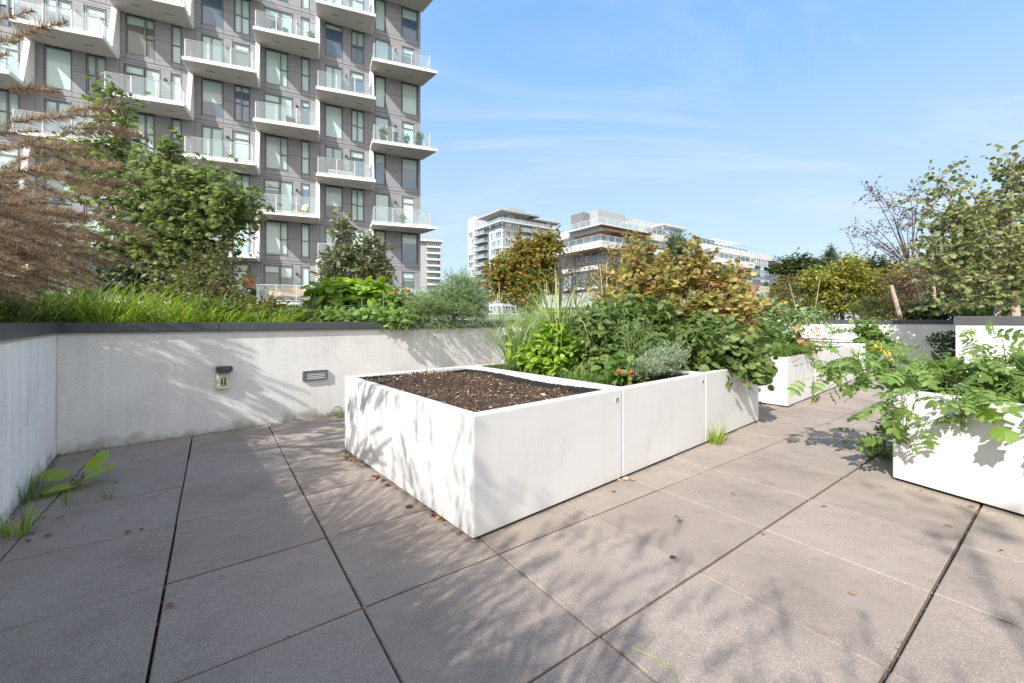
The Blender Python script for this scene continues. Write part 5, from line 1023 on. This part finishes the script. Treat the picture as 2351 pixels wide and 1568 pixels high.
tree('katsura_tree','dense large tree with rounded leaves at the right edge','tree',at(2333,745,8.3),
  [C(2160,450,8.3,.22,.18,21),C(2150,410,8.3,.12,.10,6),C(2215,440,8.3,.10,.2,7),C(2180,520,8.3,.38,.3,64),C(2230,510,8.3,.35,.3,57),C(2290,500,8.3,.35,.35,72),C(2330,420,8.3,.22,.35,43),C(2322,370,8.3,.12,.14,10),C(2150,580,8.3,.32,.25,50),C(2210,590,8.3,.45,.3,79),C(2280,590,8.3,.45,.35,86),C(2350,560,8.3,.4,.4,86),C(2380,450,8.3,.4,.5,79),C(2180,640,8.3,.35,.22,43),C(2250,660,8.3,.4,.25,64),C(2330,660,8.3,.4,.25,64),C(2200,700,8.3,.35,.12,28),C(2265,470,8.3,.12,.14,8)],None,'L_kats',.088,'round',bark='palebark',m=7,tr=.075,twig=.42,up=.35,droop=.6,limb=.25,flat=.35,forks=at(2325,640,8.3))
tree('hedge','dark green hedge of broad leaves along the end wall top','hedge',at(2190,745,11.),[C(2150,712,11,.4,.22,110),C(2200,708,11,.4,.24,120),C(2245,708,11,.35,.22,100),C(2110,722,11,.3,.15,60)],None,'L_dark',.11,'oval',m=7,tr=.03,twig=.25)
tree('green_shrub','fresh green shrub below the golden tree','shrub',at(2000,745,13.5),[C(1985,715,13.5,.5,.25,90),C(2030,715,13.5,.45,.25,80),C(2010,695,13.5,.3,.2,50)],None,'L_green',.11,'thin',m=9,tr=.04,twig=.35)
tree('green_shrub','low fresh shrub behind the taller white block','shrub',at(2310,745,9.6),[C(2250,715,9.6,.4,.16,80),C(2320,712,9.6,.4,.16,80)],None,'L_tomato',.09,'oval',m=7,tr=.03,twig=.25)
tree('autumn_tree','orange-brown tree behind the large right-hand tree','tree',at(2190,745,17.),[C(2170,620,17,.9,.7,150),C(2250,610,17,1.,.8,150),C(2100,640,17,.7,.6,110),C(2330,600,17,1.,.8,120)],None,'L_yellow',.14,'oval',m=9,tr=.1,twig=.5)
# hillside of far trees
ft=[(1790,600,120,3.2,'L_far'),(1835,588,120,4.2,'L_far'),(1865,600,118,3.6,'L_far'),(1812,640,100,4,'L_faru'),(1850,650,95,4,'L_far'),(1900,610,90,3,'L_far'),(1960,610,95,3.4,'L_faru'),(2010,600,95,3.6,'L_far'),(2060,610,92,4,'L_faru'),(2110,600,92,4.4,'L_far'),(2170,595,90,4.6,'L_faru'),(2240,590,90,5,'L_far'),(2310,585,90,5,'L_far'),(2380,580,90,5.5,'L_faru'),(1780,690,85,4,'L_faru'),(1840,700,80,4,'L_far'),(2060,690,80,4,'L_faru'),(2480,590,90,6,'L_far')]
for k,(u,v,Y,r_,m_) in enumerate(ft):
    p=at(u,v,Y); zb=-6.; lab=['far dark tree on the hillside','far mixed autumn tree on the hillside'][m_=='L_faru']
    o=tree('hillside_tree',lab+' behind the terrace trees','tree',np.array([p[0],p[1],zb]),[(p[0]+dx*r_,p[1],p[2]-r_*.5+dz*r_,r_*.75,r_*.75,r_*.7,120) for dx,dz in ((0,0),(-.6,-.4),(.6,-.45),(0,-1.0))],None,m_,.95,'dia',m=6,tr=.4,twig=1.6,group='far hillside trees')
p=at(1905,560,80); tree('conifer','pointed dark conifer rising above the golden tree','tree',np.array([p[0],p[1],-6.]),[(p[0],p[1],p[2]-1.0-k*1.1,.35+.42*k,.35+.42*k,.45,26+22*k) for k in range(6)],None,'L_pine',.75,'thin',m=9,tr=.25,twig=.8,up=-.1)
p=at(1512,535,78); tree('roof_tree','small round tree on the roof of the terraced block','tree',np.array([p[0],p[1],p[2]-2.2]),[(p[0],p[1],p[2],1.3,1.3,.9,60)],None,'L_faru',.4,'dia',m=6,tr=.1,twig=.6)
